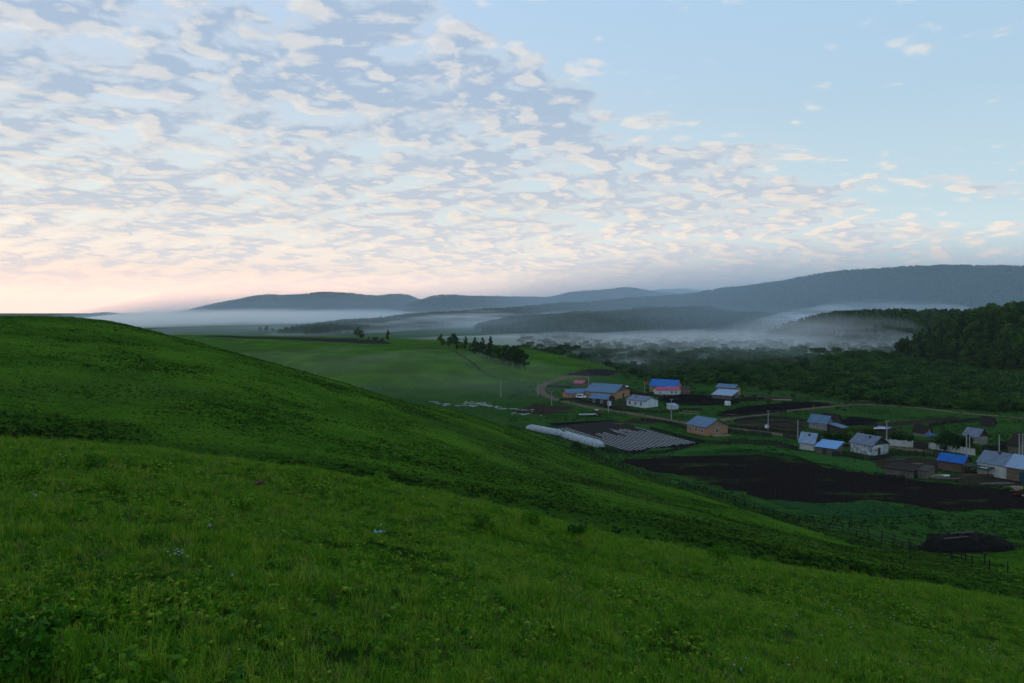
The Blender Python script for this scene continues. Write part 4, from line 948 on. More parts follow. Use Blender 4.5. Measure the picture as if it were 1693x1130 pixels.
# ------------------------------------------------------------------ fences
def ground_line(pts, step):
    W = np.array([gpt(p) for p in pts]); C = resample(W, 0.5)
    L = np.r_[0, np.cumsum(np.linalg.norm(np.diff(C, axis=0), axis=1))]; n = max(2, int(L[-1]/step) + 1); s = np.linspace(0, L[-1], n)
    return np.c_[np.interp(s, L, C[:, 0]), np.interp(s, L, C[:, 1])]
def fence(name, label, pts, h, style='rail', step=3.0, mat=None, group=None, lean=0.04, rails=(0.45, 0.85)):
    mat = mat or W_DARK; P = ground_line(pts, step); Z = height(P[:, 0], P[:, 1]); rng = np.random.default_rng(int(abs(P[0, 0])*31) % 10007)
    o = P[0]; e = empty(name, (o[0], o[1], Z[0])); tag(e, label, 'fence', group); z0 = Z[0]
    tops = []
    for i, (p, z_) in enumerate(zip(P, Z)):
        hh = h*rng.uniform(0.92, 1.12); lx, ly = rng.normal(size=2)*lean*hh
        a = Vector((p[0]-o[0], p[1]-o[1], z_-z0-0.3)); b = Vector((p[0]-o[0]+lx, p[1]-o[1]+ly, z_-z0+hh)); tops.append((a, b))
        if len(P) <= 100:
            m = MB(); m.bar(a, b, 0.10, 0.08, 5); m.build('post', mat, e)
    if style in ('rail', 'picket'):
        for rh in rails:
            m = MB()
            for (a, b), (c, d) in zip(tops[:-1], tops[1:]):
                if style == 'rail' and rng.uniform() < 0.06: continue
                f = rh + rng.normal()*0.03
                m.bar(a.lerp(b, f), c.lerp(d, f + rng.normal()*0.02), 0.06, n=4)
            m.build('rail', mat, e)
    if style in ('picket', 'board'):
        m = MB(); wd = 0.12 if style == 'picket' else 0.2; gap = 0.19 if style == 'picket' else 0.215
        for (a, b), (c, d) in zip(tops[:-1], tops[1:]):
            L = (c-a).length; n = max(1, int(L/gap)); dr_ = (c-a)/L; nr = Vector((-dr_.y, dr_.x, 0))*0.045
            for k in range(n):
                p = a + dr_*(k+0.5)*L/n + nr; hh = h*rng.uniform(0.86, 1.08) + 0.3; tl = rng.normal()*0.03
                if style == 'picket' and rng.uniform() < 0.08: continue
                w2 = dr_*wd/2; up = Vector((tl, tl, hh)); t_ = nr.normalized()*0.02; b0 = len(m.v)
                for q in (p-w2-t_, p+w2-t_, p+w2+t_, p-w2+t_): m.v.append(tuple(q))
                for q in (p-w2-t_, p+w2-t_, p+w2+t_, p-w2+t_): m.v.append(tuple(q+up))
                for f in ((4,5,6,7),(0,1,5,4),(1,2,6,5),(2,3,7,6),(3,0,4,7)): m.f.append(tuple(b0+i for i in f))
        m.build('picket_panel' if style == 'picket' else 'board_panel', mat, e)
    return e
M_PICKET = pmat('weathered_picket', (0.030, 0.028, 0.026, 1), scale=3); M_RAILW = pmat('weathered_rail', (0.13, 0.12, 0.105, 1), scale=3)
M_BOARD = stripemat('whitewashed_boards', (0.42, 0.42, 0.40, 1), (0.52, 0.52, 0.50, 1), 2.0, rough=0.9, spec=0.1)
M_POSTDARK = pmat('old_post', (0.022, 0.020, 0.020, 1), scale=3)
fence('pole_fence', 'long leaning post and rail fence along the foot of the green slope', [(958,742),(985,757),(1015,770),(1050,784),(1100,799),(1150,813),(1230,838),(1300,861),(1360,876),(1420,891),(1480,907),(1540,919),(1600,929),(1628,932)], 1.45, 'rail', 2.6, M_POSTDARK, rails=(0.35, 0.6, 0.85))
fence('pole_fence', 'rail fence running along the front of the dark sod mound', [(1556,916),(1590,917),(1620,916),(1650,914),(1680,910),(1712,905)], 1.3, 'rail', 3.0, M_POSTDARK, rails=(0.35, 0.6, 0.85))
fence('pole_fence', 'inner rail fence climbing from the mound towards the slope', [(1404,874),(1440,884),(1480,897),(1520,907),(1556,916)], 1.2, 'rail', 3.2, M_POSTDARK)
fence('board_fence', 'whitewashed board fence behind the slate grey cottage', [(1450,736),(1470,738),(1490,740),(1509,741.5)], 1.9, 'board', 2.2, M_BOARD)
fence('board_fence', 'longer whitewashed board fence below the tall bushes', [(1535,743),(1560,747),(1585,750),(1612,755)], 1.9, 'board', 2.2, M_BOARD)
fence('board_gate', 'grey board gate between the two whitewashed fences', [(1510,742),(1522,743),(1534,744)], 2.0, 'board', 2.0, W_DARK)
for lb, pts, h_ in (
    ('dark picket fence in front of the white panelled cottage', [(1018,680),(1055,683),(1095,684),(1130,681),(1160,680)], 1.2),
    ('picket fence between the black plot and the tiny white shed', [(1098,672),(1140,671),(1180,668),(1225,664),(1262,662)], 1.2),
    ('picket fence along the lower side of the road past the brick house', [(1060,696),(1092,700),(1120,706),(1134,710)], 1.1),
    ('picket fence below the brick house at the corner of the grass strip', [(1150,733),(1180,735),(1208,736)], 1.2),
    ('dark picket fence along the grass strip left of the cream cottage', [(1205,734),(1240,735),(1280,738),(1318,746)], 1.5),
    ('picket fence on the near side of the road below the satellite dish', [(1204,717),(1240,720),(1275,724)], 1.5),
    ('picket fence around the yard left of the plank farmhouse', [(1206,708),(1260,714),(1320,720),(1370,722)], 1.2),
    ('picket fence on the road side near the cream cottage', [(1295,724),(1322,728),(1350,732)], 1.3),
    ('picket fence in front of the sky blue roofed workshop', [(1376,757),(1395,757),(1412,758)], 1.7),
    ('ragged picket fence around the end of the slate grey cottage', [(1412,758),(1432,762),(1450,762),(1476,757)], 1.3),
    ('dark picket fence across the yard right of the slate grey cottage', [(1470,752),(1500,754),(1536,755),(1560,757)], 1.3),
    ('picket fence across the pasture behind the steep roofed hut', [(1536,707),(1560,703),(1590,699),(1615,697),(1630,697)], 1.3),
    ('picket fence at the back of the log house yard', [(1618,747),(1640,746),(1664,744)], 1.7),
    ('picket fence under the plastic covered rows', [(990,744),(1020,750),(1060,753),(1100,750),(1140,742)], 1.1),
    ('picket fence on the upper edge of the plastic covered rows', [(1075,710),(1110,720),(1150,730),(1166,734)], 1.0),
    ('picket fence in front of the long brick barn', [(925,664),(950,662),(975,668),(1000,674),(1020,678)], 1.0),
    ('pale picket fence behind the brick wing at the road bend', [(905,641),(925,642),(945,643)], 1.1),
    ('picket fence in front of the white annex', [(1040,651),(1075,655),(1110,657),(1128,655)], 1.0),
    ('picket fence along the back of the trodden yard', [(1214,700),(1240,695),(1290,694),(1335,700)], 1.2),
    ('picket fence along the near edge of the long black plot', [(1186,690),(1230,688),(1270,685),(1300,682)], 1.1),
    ('picket fence beyond the plank farmhouse', [(1392,702),(1420,704),(1450,706)], 1.2),
    ('leaning picket fence in front of the sod roofed shed', [(1446,790),(1470,794),(1495,795)], 1.2),
    ('picket fence behind the panelled cottage', [(1088,668),(1094,661),(1100,657)], 1.2)):
    fence('picket_fence', lb, pts, h_, 'picket', 2.4, M_PICKET)
fence('pole_fence', 'pale rail fence along the track behind the tall barn', [(1222,652),(1262,655),(1300,659),(1318,661)], 1.1, 'rail', 3.0, M_RAILW)
# single wire-fence posts on the slope in the lower right
for i, (px, py, hh) in enumerate([(1590,926,1.3),(1608,934,1.3),(1636,942,1.4),(1666,948,1.45)]):
    g_ = ray(px, py); m = MB(); m.bar((0,0,-0.3), (0.02*i-0.03, 0.02, hh), 0.08, 0.065); o = m.build('fence_post', M_POSTDARK)
    o.location = g_; tag(o, ['bare fence post beside the end of the long rail fence', 'second bare post just below the rail fence corner', 'third bare post stepping down the slope at right', 'lowest and tallest looking bare post near the right edge'][i], 'post', 'bare posts on the lower right slope')

# ------------------------------------------------------------------ utility poles
def pole(base, top, label, arms=1, twin=False, group='concrete utility poles along the village roads', hmin=None):
    g_ = ray(*base); ppm = F/g_.y; h_ = (base[1]-top)/ppm
    e = empty('utility_pole', g_, R(20)); tag(e, label, 'utility pole', group)
    offs = (-0.6, 0.6) if twin else (0,)
    for o_ in offs:
        m = MB(); m.bar((o_, 0, -0.4), (o_, 0, h_), 0.19, 0.12, 8); m.build('mast', CONCRETE, e)
    for k in range(arms):
        m = MB(); zz = h_ - 0.35 - 0.9*k; ww = 1.5 if twin else 0.8
        m.box(-ww, ww, -0.23, -0.14, zz, zz+0.10); a = m.build('crossarm', IRON, e)
        for xx in (-ww*0.9, -ww*0.45, ww*0.45, ww*0.9):
            q = MB(); q.bar((xx, -0.18, zz+0.101), (xx, -0.18, zz+0.30), 0.05, 0.035); q.build('insulator', FRAME, a)
    return e
pole((828,658), 632, 'leftmost utility pole out on the misty meadow', 0)
pole((889.5,655), 633, 'utility pole left of the road bend', 1)
pole((912,672), 648, 'utility pole between the road bend and the brown plot', 1)
pole((1006,684), 655, 'utility pole with a box in front of the small grey wooden house', 1)
pole((1110,697), 661, 'utility pole in front of the tiny white shed', 1)
pole((1270,713), 679, 'utility pole beside the satellite dish', 1)
pole((1319,728), 694, 'utility pole left of the cream cottage', 0)
pole((1466,738), 697, 'utility pole at the left end of the whitewashed fence', 1)
pole((1598,756), 713, 'utility pole rising behind the cobalt roof', 1)
pole((1603,752), 722, 'shorter pole just right of the one behind the cobalt roof', 0)
pole((1652,766), 720, 'utility pole leaning behind the grey tin roof', 0)
pole((1688,772), 718, 'twin utility pole at the right edge of the village', 1, True)
pole((973,645), 622, 'white mast behind the long brick barn', 0)

# ------------------------------------------------------------------ small village objects
def at(px, py): return ray(px, py)
g_ = at(1006, 676); m = MB(); m.box(-0.7, 0.7, -0.4, 0.4, 0, 1.6); m.box(-0.75, 0.75, -0.45, 0.45, 1.601, 1.7); 
e = empty('transformer_box', (g_.x+0.2, g_.y-1.5, g_.z), 0.2); tag(e, 'pale box on legs beside the pole at the small grey wooden house', 'box')
m = MB(); m.box(-0.7, 0.7, -0.4, 0.4, 1.2, 3.0); m.build('cabinet', P_PANEL, e); m = MB(); m.box(-0.8, 0.8, -0.5, 0.5, 3.001, 3.1); m.build('lid', CONCRETE, e)
for sx in (-0.6, 0.6): m = MB(); m.bar((sx, 0, -0.1), (sx, 0, 1.2), 0.07); m.build('leg', IRON, e)
# satellite dish
g_ = at(1268, 712); e = empty('satellite_dish', g_, R(-20)); tag(e, 'white satellite dish at the foot of a utility pole', 'satellite dish')
m = MB(); m.bar((0,0,-0.1),(0,0,1.2),0.05); m.build('stand', IRON, e)
V = []; Fc = []
for i in range(5):
    for j in range(16):
        r_ = 0.75*i/4; t_ = 2*math.pi*j/16; V.append((r_*math.cos(t_), -0.15 + 0.28*(r_/0.75)**2*-1, 1.4 + r_*math.sin(t_)))
for i in range(4):
    for j in range(16): Fc.append((i*16+j, i*16+(j+1) % 16, (i+1)*16+(j+1) % 16, (i+1)*16+j))
link('reflector', npmesh('reflector', V, Fc, [R_WHITE]), e); m = MB(); m.bar((0,-0.2,0.8),(0,-0.9,1.4),0.025); m.build('feed_arm', IRON, e)
# water tank
g_ = at(1203, 672); e = empty('water_tank', g_, R(15)); tag(e, 'white square water tank on short legs beside the black plots', 'tank')
m = MB(); m.box(-0.9,0.9,-0.9,0.9,0.25,2.0); m.build('tank', P_PANEL, e); m = MB(); m.bar((0,0,2.001),(0,0,2.15),0.3,n=10); m.build('lid', IRON, e)
for sx in (-0.8,0.8):
    for sy in (-0.8,0.8): m = MB(); m.bar((sx,sy,-0.1),(sx,sy,0.25),0.08); m.build('leg', IRON, e)
# flag
g_ = at(1066, 652); e = empty('flagpole', g_); tag(e, 'flagpole with a red flag left of the bright blue roof', 'flag')
m = MB(); m.bar((0,0,-0.1),(0,0,6.2),0.06,0.04); m.build('pole', FRAME, e)
V = [(0.05+1.3*i/6, 0.12*math.sin(i*1.1), z0 + 5.1 - 0.12*i/6) for z0 in (0, 0.9) for i in range(7)]
link('flag', npmesh('flag', V, [(i, i+1, i+8, i+7) for i in range(6)], [pmat('red_cloth', (0.65,0.03,0.03,1), scale=2)]), e)
# vehicles
def wheel(e, x, y, r, wd=0.22):
    m = MB(); m.bar((x, y-wd/2, r), (x, y+wd/2, r), r, n=14); w_ = m.build('wheel', RUBBER, e)
    m = MB(); m.bar((x, y-wd/2-0.015, r), (x, y+wd/2+0.015, r), r*0.5, n=10); m.build('rim', CONCRETE, w_)
g_ = at(961, 659); e = empty('parked_van', g_, R(-25)); tag(e, 'white van parked in the yard between the barn and the road', 'van')
m = MB(); prof = [(-2.2,0.35),(2.3,0.35),(2.3,0.95),(1.5,1.15),(0.9,1.85),(-2.1,1.95),(-2.25,1.1)]
m.poly([(x_,-0.85,z_) for x_, z_ in prof]); m.poly([(x_,0.85,z_) for x_, z_ in prof][::-1])
for i in range(len(prof)):
    a, b = prof[i], prof[(i+1) % len(prof)]; m.poly([(a[0],0.85,a[1]),(b[0],0.85,b[1]),(b[0],-0.85,b[1]),(a[0],-0.85,a[1])])
m.build('body', pmat('white_paint', (0.75,0.76,0.78,1), col2=(0.66,0.67,0.69,1), rough=0.35, spec=0.5), e)
for sy in (-1, 1):
    m = MB(); m.box(-1.9,0.7,sy*0.86-0.012,sy*0.86+0.012,1.2,1.72); m.build('side_window', GLASS, e)
m = MB(); m.slab((1.46,-0.72,1.22),(1.46,0.72,1.22),(0.97,0.72,1.80),(0.97,-0.72,1.80),0.02); m.build('windscreen', GLASS, e)
for wx in (-1.4, 1.45):
    for sy in (-0.85, 0.85): wheel(e, wx, sy, 0.34)
for sy in (-0.6,0.6): m = MB(); m.box(2.301,2.34,sy-0.15,sy+0.15,0.65,0.85); m.build('headlight', FRAME, e)
g_ = at(988, 690); e = empty('farm_trailer', g_, R(12)); tag(e, 'farm tractor with a long pale trailer bed parked below the road', 'trailer')
m = MB(); m.box(-7.4,-1.0,-1.0,1.0,0.9,1.05); m.box(-7.4,-1.0,-1.0,-0.94,1.051,1.35); m.build('bed', P_PANEL, e)
m = MB(); m.box(-0.9,1.9,-0.5,0.5,0.7,1.45); m.build('bonnet', pmat('tractor_paint',(0.12,0.03,0.02,1)), e)
m = MB(); m.box(-1.0,0.3,-0.7,0.7,2.5,2.62); cb = m.build('cab_roof', P_PANEL, e)
for sx in (-0.9,0.2):
    for sy in (-0.6,0.6): m = MB(); m.bar((sx,sy,1.451),(sx,sy,2.5),0.04); m.build('pillar', IRON, cb)
for (wx,sy,r_) in ((-0.5,-0.8,0.7),(-0.5,0.8,0.7),(1.6,-0.6,0.42),(1.6,0.6,0.42),(-5.8,-0.9,0.45),(-5.8,0.9,0.45)): wheel(e, wx, sy, r_, 0.3)
m = MB(); m.bar((-1.0,0,0.8),(-0.2,0,0.7),0.06); m.build('drawbar', IRON, e)

# plastic tunnels
M_FILM = pmat('tunnel_film', (0.34,0.38,0.42,1), col2=(0.20,0.235,0.27,1), scale=0.9, rough=0.5, spec=0.15)
def tunnel(p0, p1, wd, h_, label):
    a = at(*p0); b = at(*p1); d = b - a; L = math.hypot(d.x, d.y); e = empty('greenhouse_tunnel', a, math.atan2(d.y, d.x)); tag(e, label, 'greenhouse', 'plastic greenhouse tunnels')
    n = int(L/0.8); V = []; Fc = []; K = 14; rng = np.random.default_rng(int(L*10))
    for i in range(n+1):
        x_ = L*i/n; endf = min(1, 0.55 + 0.45*math.sin(min(1, min(i, n-i)/3.0)*math.pi/2)); s_ = (1 + (0.035 if i % 2 else -0.02) + rng.normal()*0.012)*endf
        for k in range(K+1):
            t_ = math.pi*k/K; V.append((x_, -wd/2*math.cos(t_)*s_ + rng.normal()*0.02, h_*math.sin(t_)**0.8*s_ + 0.0))
    for i in range(n):
        for k in range(K): Fc.append((i*(K+1)+k, (i+1)*(K+1)+k, (i+1)*(K+1)+k+1, i*(K+1)+k+1))
    link('film', npmesh('film', V, Fc, [M_FILM], smooth=False), e)
    for i, x_ in ((0, 0.0), (n, L)):
        m = MB(); m.poly([V[i*(K+1)+k] for k in range(K+1)]); m.build('end_sheet', M_FILM, e)
    for i in range(0, n+1, 4):
        m = MB(); ps = [Vector(V[i*(K+1)+k])*1.0 for k in range(K+1)]
        for q, r_ in zip(ps[:-1], ps[1:]): m.bar(q*1.0 + Vector((0,0,0.02)), r_ + Vector((0,0,0.02)), 0.03, n=4)
        m.build('hoop', CONCRETE, e)
tunnel((872,709), (931,724), 3.0, 1.7, 'upper white plastic tunnel at the left end of the rows')
tunnel((930,722), (996,742), 3.2, 1.8, 'lower white plastic tunnel nearest the bush')

# film covered beds
A0 = np.array(gpt((907,705))); A1 = np.array(gpt((1012,697))); B0 = np.array(gpt((1040,748))); B1 = np.array(gpt((1154,734)))
M_MULCH = pmat('mulch_film', (0.36,0.37,0.38,1), col2=(0.16,0.16,0.17,1), scale=0.5, rough=0.5, spec=0.4)
M_BED = pmat('earth_bed', (0.022,0.019,0.018,1), scale=2)
for i in range(19):
    f = (i+0.5)/19; a = A0 + (A1-A0)*f; b = B0 + (B1-B0)*f; rng = np.random.default_rng(900+i)
    t0 = 0.02; t1 = 1 - 0.03*rng.uniform(); s0 = float(np.clip(0.50 + 0.10*math.sin(i*0.9) + rng.normal()*0.06 - 0.1*f, 0.3, 0.7))
    if i < 3: s0 = 0.12
    e = empty('film_bed', (a[0], a[1], 0.09)); tag(e, 'low raised planting bed with its lower part wrapped in white film', 'plant bed', 'plastic covered planting rows')
    for nm, ta, tb, mt, wd, hh in (('bed', t0, s0, M_BED, 1.0, 0.22), ('film', s0, t1, M_MULCH, 0.32, 0.2)):
        C = np.array([a + (b-a)*t for t in np.linspace(ta, tb, 24)]); d = (b-a)/np.linalg.norm(b-a); nn = np.array([-d[1], d[0]]); V = []; Fc = []
        for j, c in enumerate(C):
            w_ = wd/2*(1 + rng.normal()*0.03); h2 = 0.3*hh*(1 + rng.normal()*0.05)
            for (o_, z_) in ((-1,0),(-0.6,h2),(0.6,h2),(1,0)): V.append((c[0]+nn[0]*w_*o_-a[0], c[1]+nn[1]*w_*o_-a[1], z_))
            if j: 
                for q in range(3): Fc.append(((j-1)*4+q, (j-1)*4+q+1, j*4+q+1, j*4+q))
        me = npmesh(nm, V, Fc, [mt]); link(nm, me, e)
# pale scraps in the misty meadow
M_SCRAP = pmat('pale_scrap', (0.30,0.31,0.31,1), col2=(0.14,0.15,0.15,1), scale=2)
rng = np.random.default_rng(77); lst = []
for (x0,y0,x1,y1,n) in ((712,665,742,671,20),(750,671,790,673,10),(768,667,812,672,28),(800,671,828,675,9),(822,676,880,680,26),(845,685,895,687,10),(780,666,808,668,8)):
    for k in range(n):
        t_ = rng.uniform(); lst.append((x0+(x1-x0)*t_+rng.normal()*1.5, y0+(y1-y0)*t_+rng.normal()*0.8))
for k, (px, py) in enumerate(lst):
    g_ = at(px, py); s_ = rng.uniform(0.35, 0.95); n = 9; V = [(0,0,0.28*s_)]
    for j in range(n): t_ = 2*math.pi*j/n; r_ = s_*rng.uniform(0.6,1.25); V.append((r_*1.5*math.cos(t_), r_*math.sin(t_), rng.uniform(0.0,0.12)))
    for j in range(n): t_ = 2*math.pi*j/n; V.append((V[1+j][0]*0.97, V[1+j][1]*0.97, -0.15))
    me = bpy.data.meshes.new('pale_scrap'); me.from_pydata(V, [], [(0,1+j,1+(j+1) % n) for j in range(n)] + [(1+j,1+n+j,1+n+(j+1) % n,1+(j+1) % n) for j in range(n)]); me.materials.append(M_SCRAP)
    o = link('pale_scrap', me); o.location = g_; o.rotation_euler = (0,0,rng.uniform(0,3.1)); tag(o, 'pale crumpled scrap strewn in a broken line over the misty meadow', 'scrap', 'pale scraps strewn on the meadow')

# sod mound with logs
g0 = at(1620, 914); V = []; Fc = []; NX, NY = 60, 26; A_, B_ = 7.6, 3.4
for i in range(NX):
    for j in range(NY):
        u_ = -1 + 2*i/(NX-1); v_ = -1 + 2*j/(NY-1); x_ = A_*u_; y_ = B_*v_; r_ = (abs(u_)**3 + abs(v_)**2.4)
        z_ = 2.6*max(0, 1-r_)**0.45*(1.0 - 0.16*u_) + 0.5*mnoise.noise(Vector((x_*0.9, y_*0.9, 0)))+0.30*mnoise.noise(Vector((x_*3, y_*3, 4))) - (0.25 if r_ > 1 else 0)
        V.append((x_, y_, z_))
for i in range(NX-1):
    for j in range(NY-1): Fc.append((i*NY+j, (i+1)*NY+j, (i+1)*NY+j+1, i*NY+j+1))
e = empty('sod_mound', (g0.x, g0.y+3.0, hz(g0.x, g0.y+3)-0.1), R(6)); tag(e, 'big dark sod covered mound with logs laid on top near the rail fence', 'mound')
link('earth_cover', npmesh('earth_cover', V, Fc, [pmat('mound_earth', (0.010,0.0085,0.007,1), scale=1.5, bump=0.05)], smooth=True), e)
for (a, b, r_) in (((-5.2,-1.2,2.45),(-1.2,-1.5,2.75),0.10),((-3.0,0.2,2.85),(1.4,0.6,2.80),0.13),((-4.0,-2.0,1.9),(-2.0,-2.1,1.95),0.07)):
    m = MB(); m.bar(a, b, r_, r_*0.8, 7); m.build('log', M_RAILW, e)
# timber, beams, pallets
def timber(px, py, rz, n, L, label, mat=W_PLANK, wdt=0.2, stack=3, group=None, name='timber_pile', cat='timber'):
    g_ = at(px, py); e = empty(name, g_, R(rz)); tag(e, label, cat, group); rng = np.random.default_rng(int(px*3+py))
    for k in range(n):
        lay = k//stack; y_ = (k % stack)*wdt*1.6 + rng.normal()*0.05; l_ = L*rng.uniform(0.7, 1.05); x0 = rng.normal()*0.3; m = MB()
        m.bar((x0-l_/2, y_+rng.normal()*0.12, 0.1+lay*wdt*0.9), (x0+l_/2, y_+rng.normal()*0.12, 0.1+lay*wdt*0.9+rng.normal()*0.04), wdt*0.45, n=5); m.build('log' if mat is not W_TAN else 'beam', mat, e)
M_FRESH = pmat('sawn_timber', (0.30,0.24,0.17,1), scale=2)
timber(1128,681,-18,2,13,'pair of long pale beams lying in the grass right of the tiny white shed', M_FRESH, 0.28, 2)
timber(1140,685,-18,2,10,'second pair of pale beams nearer the brick house roof', M_FRESH, 0.28, 2)
timber(1212,688,-5,8,4.2,'stack of grey boards beside the forking track', M_FRESH, 0.24, 4)
timber(1194,724,4,9,6.5,'pile of cut firewood in front of the brick house', M_FRESH, 0.25, 3)
timber(1033,716,-14,6,8,'pale poles lying across the top of the plastic rows', M_FRESH, 0.2, 3)
timber(1024,704,0,9,2.6,'small heap of red bricks and boards above the plastic rows', pmat('red_heap', (0.20,0.09,0.05,1)), 0.3, 3)
timber(1340,744,-16,10,6,'dark stacked brushwood left of the cream cottage', W_DARK, 0.25, 5)
timber(1300,742,-8,8,7,'low dark woodpile at the end of the picket fence', W_DARK, 0.25, 4)
timber(1548,792,10,16,4.5,'jumble of split timber beside the grey lumber crib', M_FRESH, 0.2, 4)
timber(1565,795,-6,6,6,'loose poles lying in front of the cobalt roofed shed', W_PLANK, 0.16, 3)
timber(1620,793,-10,22,7.5,'long reddish heap of planks under the frame shelter', pmat('reddish_planks', (0.12,0.075,0.055,1)), 0.22, 6)
timber(1648,803,3,7,9,'long straight logs laid on the ground before the long cottage', M_RAILW, 0.25, 4)
timber(1678,812,12,16,4.0,'stack of pale split rails at the right edge', M_FRESH, 0.24, 4)
timber(1285,700,-12,14,10,'dark brushwood heaped behind the trodden yard', W_DARK, 0.3, 5)
timber(1330,702,-10,10,8,'dark logs piled left of the plank farmhouse', W_DARK, 0.3, 5)
timber(1340,646,-4,8,9,'dark driftwood heap out on the meadow before the scrub', W_DARK, 0.3, 4)
timber(1425,666,-4,8,10,'reddish brush heap beside the back track', pmat('red_brush', (0.10,0.05,0.035,1)), 0.3, 4)
timber(1515,772,8,14,6,'grey heap of old boards behind the sod roofed shed', W_PLANK, 0.25, 5)
timber(1482,765,0,10,7,'trampled pile of dark boards in the yard by the slate grey cottage', W_DARK, 0.25, 5)
timber(1480,776,4,10,6,'dark board heap on the roofline of the sod roofed shed', W_DARK, 0.25, 5)
timber(1294,663,-6,6,9,'pale sawn logs beside the rail fence on the back track', M_FRESH, 0.3, 3)
# white trough
g_ = at(1562, 790); e = empty('feed_trough', g_, R(4)); tag(e, 'pale blue white trough lying on the grass before the timber jumble', 'trough')
m = MB(); m.slab((-1.2,-0.35,0.45),(1.2,-0.35,0.45),(1.2,0.35,0.45),(-1.2,0.35,0.45),0.05); m.build('lid', R_WHITE, e); m = MB(); m.box(-1.1,1.1,-0.3,0.3,0,0.39); m.build('tub', P_PANEL, e)
# open frame shelter
g_, dr, dl, solve, rz = basis(1633, 795, 22); e = empty('frame_shelter', g_, rz); tag(e, 'open dark frame shelter with a sagging net roof before the long cottage', 'shelter')
W_ = 4.2; L_ = 6.0
for x_ in (0, W_):
    for y_ in (0, L_/2, L_): m = MB(); m.bar((x_,y_,-0.1),(x_,y_,2.3),0.09); m.build('post', IRON, e)
m = MB()
for x_ in (0, W_): m.bar((x_,-0.2,2.36),(x_,L_+0.2,2.36),0.08)
for y_ in (0, L_/3, 2*L_/3, L_): m.bar((-0.2,y_,2.46),(W_+0.2,y_,2.46),0.06)
m.build('beam', W_DARK, e)
V = [(W_*i/10, L_*j/14, 2.55 - 0.25*math.sin(math.pi*i/10)*math.sin(math.pi*j/14)) for i in range(11) for j in range(15)]
link('net', npmesh('net', V, [(i*15+j, (i+1)*15+j, (i+1)*15+j+1, i*15+j+1) for i in range(10) for j in range(14)], [pmat('dull_net', (0.045,0.055,0.045,1), scale=2)]), e)
m = MB(); m.slab((0.2,0.3,2.64),(1.4,0.3,2.64),(1.4,2.0,2.64),(0.2,2.0,2.64),0.03); m.build('tarpaulin', pmat('aqua_tarp', (0.30,0.48,0.46,1), scale=2), e)
# blue tarpaulin awning by the steep roofed hut
g_ = at(1539, 730); e = empty('awning', g_, R(20)); tag(e, 'blue tarpaulin awning on poles just right of the steep roofed hut', 'awning')
m = MB(); m.slab((-1.6,-1,1.9),(1.6,-1,1.9),(1.6,1.2,2.4),(-1.6,1.2,2.4),0.03); m.build('tarpaulin', pmat('blue_tarp', (0.04,0.10,0.24,1), scale=2), e)
for x_ in (-1.5, 1.5):
    for (y_, z_) in ((-0.9,1.88),(1.1,2.33)): m = MB(); m.bar((x_,y_,-0.1),(x_,y_,z_),0.05); m.build('pole', M_RAILW, e)
# sheets weighed down on the log shed roof
for k, (px, py) in enumerate([(1452,705),(1461,706.5)]):
    Y = ray(1462, 722).y; g_ = Vector(((px-CX)/F*Y, Y+1.0, 2.32 + 0.05*k)); m = MB(); m.slab((-1.1,-0.5,0.05),(1.1,-0.5,0.05),(1.1,0.5,0.1),(-1.1,0.5,0.1),0.03); o = m.build('roof_sheet', R_WHITE); o.location = g_; o.rotation_euler = (0,0,0.3*k)
    tag(o, ['left pale sheet lying on the dark log shed roof', 'right pale sheet lying on the dark log shed roof'][k], 'sheet', 'pale sheets on the log shed')
# red machine at the right edge
g_ = at(1686, 822); e = empty('farm_cart', g_, R(10)); tag(e, 'small red two wheeled cart at the right edge of the black field', 'cart')
m = MB(); m.box(-1.3,1.3,-0.6,0.6,0.55,0.62); m.box(-1.3,1.3,-0.6,-0.55,0.621,1.05); m.box(-1.3,1.3,0.55,0.6,0.621,1.05); m.build('tray', pmat('red_paint', (0.09,0.012,0.012,1), scale=2), e)
for sy in (-0.7,0.7): wheel(e, 0, sy, 0.5, 0.14)
m = MB(); m.bar((1.3,0,0.6),(2.6,0,0.4),0.05); m.build('shaft', IRON, e)

# ------------------------------------------------------------------ single trees and bushes
def tree_at(base, hpx, kind_i, label, name='tree', group=None, wide=1.0, rz=None, href=14.0, cat='tree', parts=None):
    g_ = ray(*base); h_ = hpx*g_.y/F; s_ = h_/href
    return plant_tree(name, kind_i, (g_.x, g_.y, g_.z-0.1), random.uniform(0, 6.28) if rz is None else rz, (s_*wide, s_*wide, s_), label, group, cat, parts)
tree_at((590,562), 20, 4, 'left of the two round crowned trees joined together on the far hill crest', 'broadleaf_tree', wide=0.95)
tree_at((598,563), 19, 1, 'right of the two round crowned trees joined together on the far hill crest', 'broadleaf_tree', wide=0.95)
tree_at((642,564.5), 19, 3, 'lone pointed tree on the far hill crest right of the ploughed strip', 'birch_tree', wide=1.0)
SPT = [(728,572,18,4,1.1),(733,574,15,1,1.2),(741,577,15,4,1.1),(750,579,26,4,1.1),(757,581,20,1,1.0),(763,583,12,4,1.3),(770,583,21,3,0.9),(776,586,13,0,1.4),(785,587,24,2,1.2),(792,590,20,1,1.0),(798,591,26,3,0.9),(804,594,22,1,1.1),(811,596,32,2,1.15),(818,599,22,4,1.1),(824,601,24,0,1.1),(830,603,26,1,1.0),(836,605,27,0,1.1),(842,607,32,1,1.0),(848,608,29,0,1.1),(853,610,30,3,1.0),(858,611,29,1,1.0),(863,612,24,0,1.1),(868,613,25,1,1.0),(815,592,18,1,1.1),(834,598,20,3,1.1),(846,602,22,1,1.1),(790,585,15,4,1.1),(744,574,17,1,1.1),(856,606,24,2,1.2)]
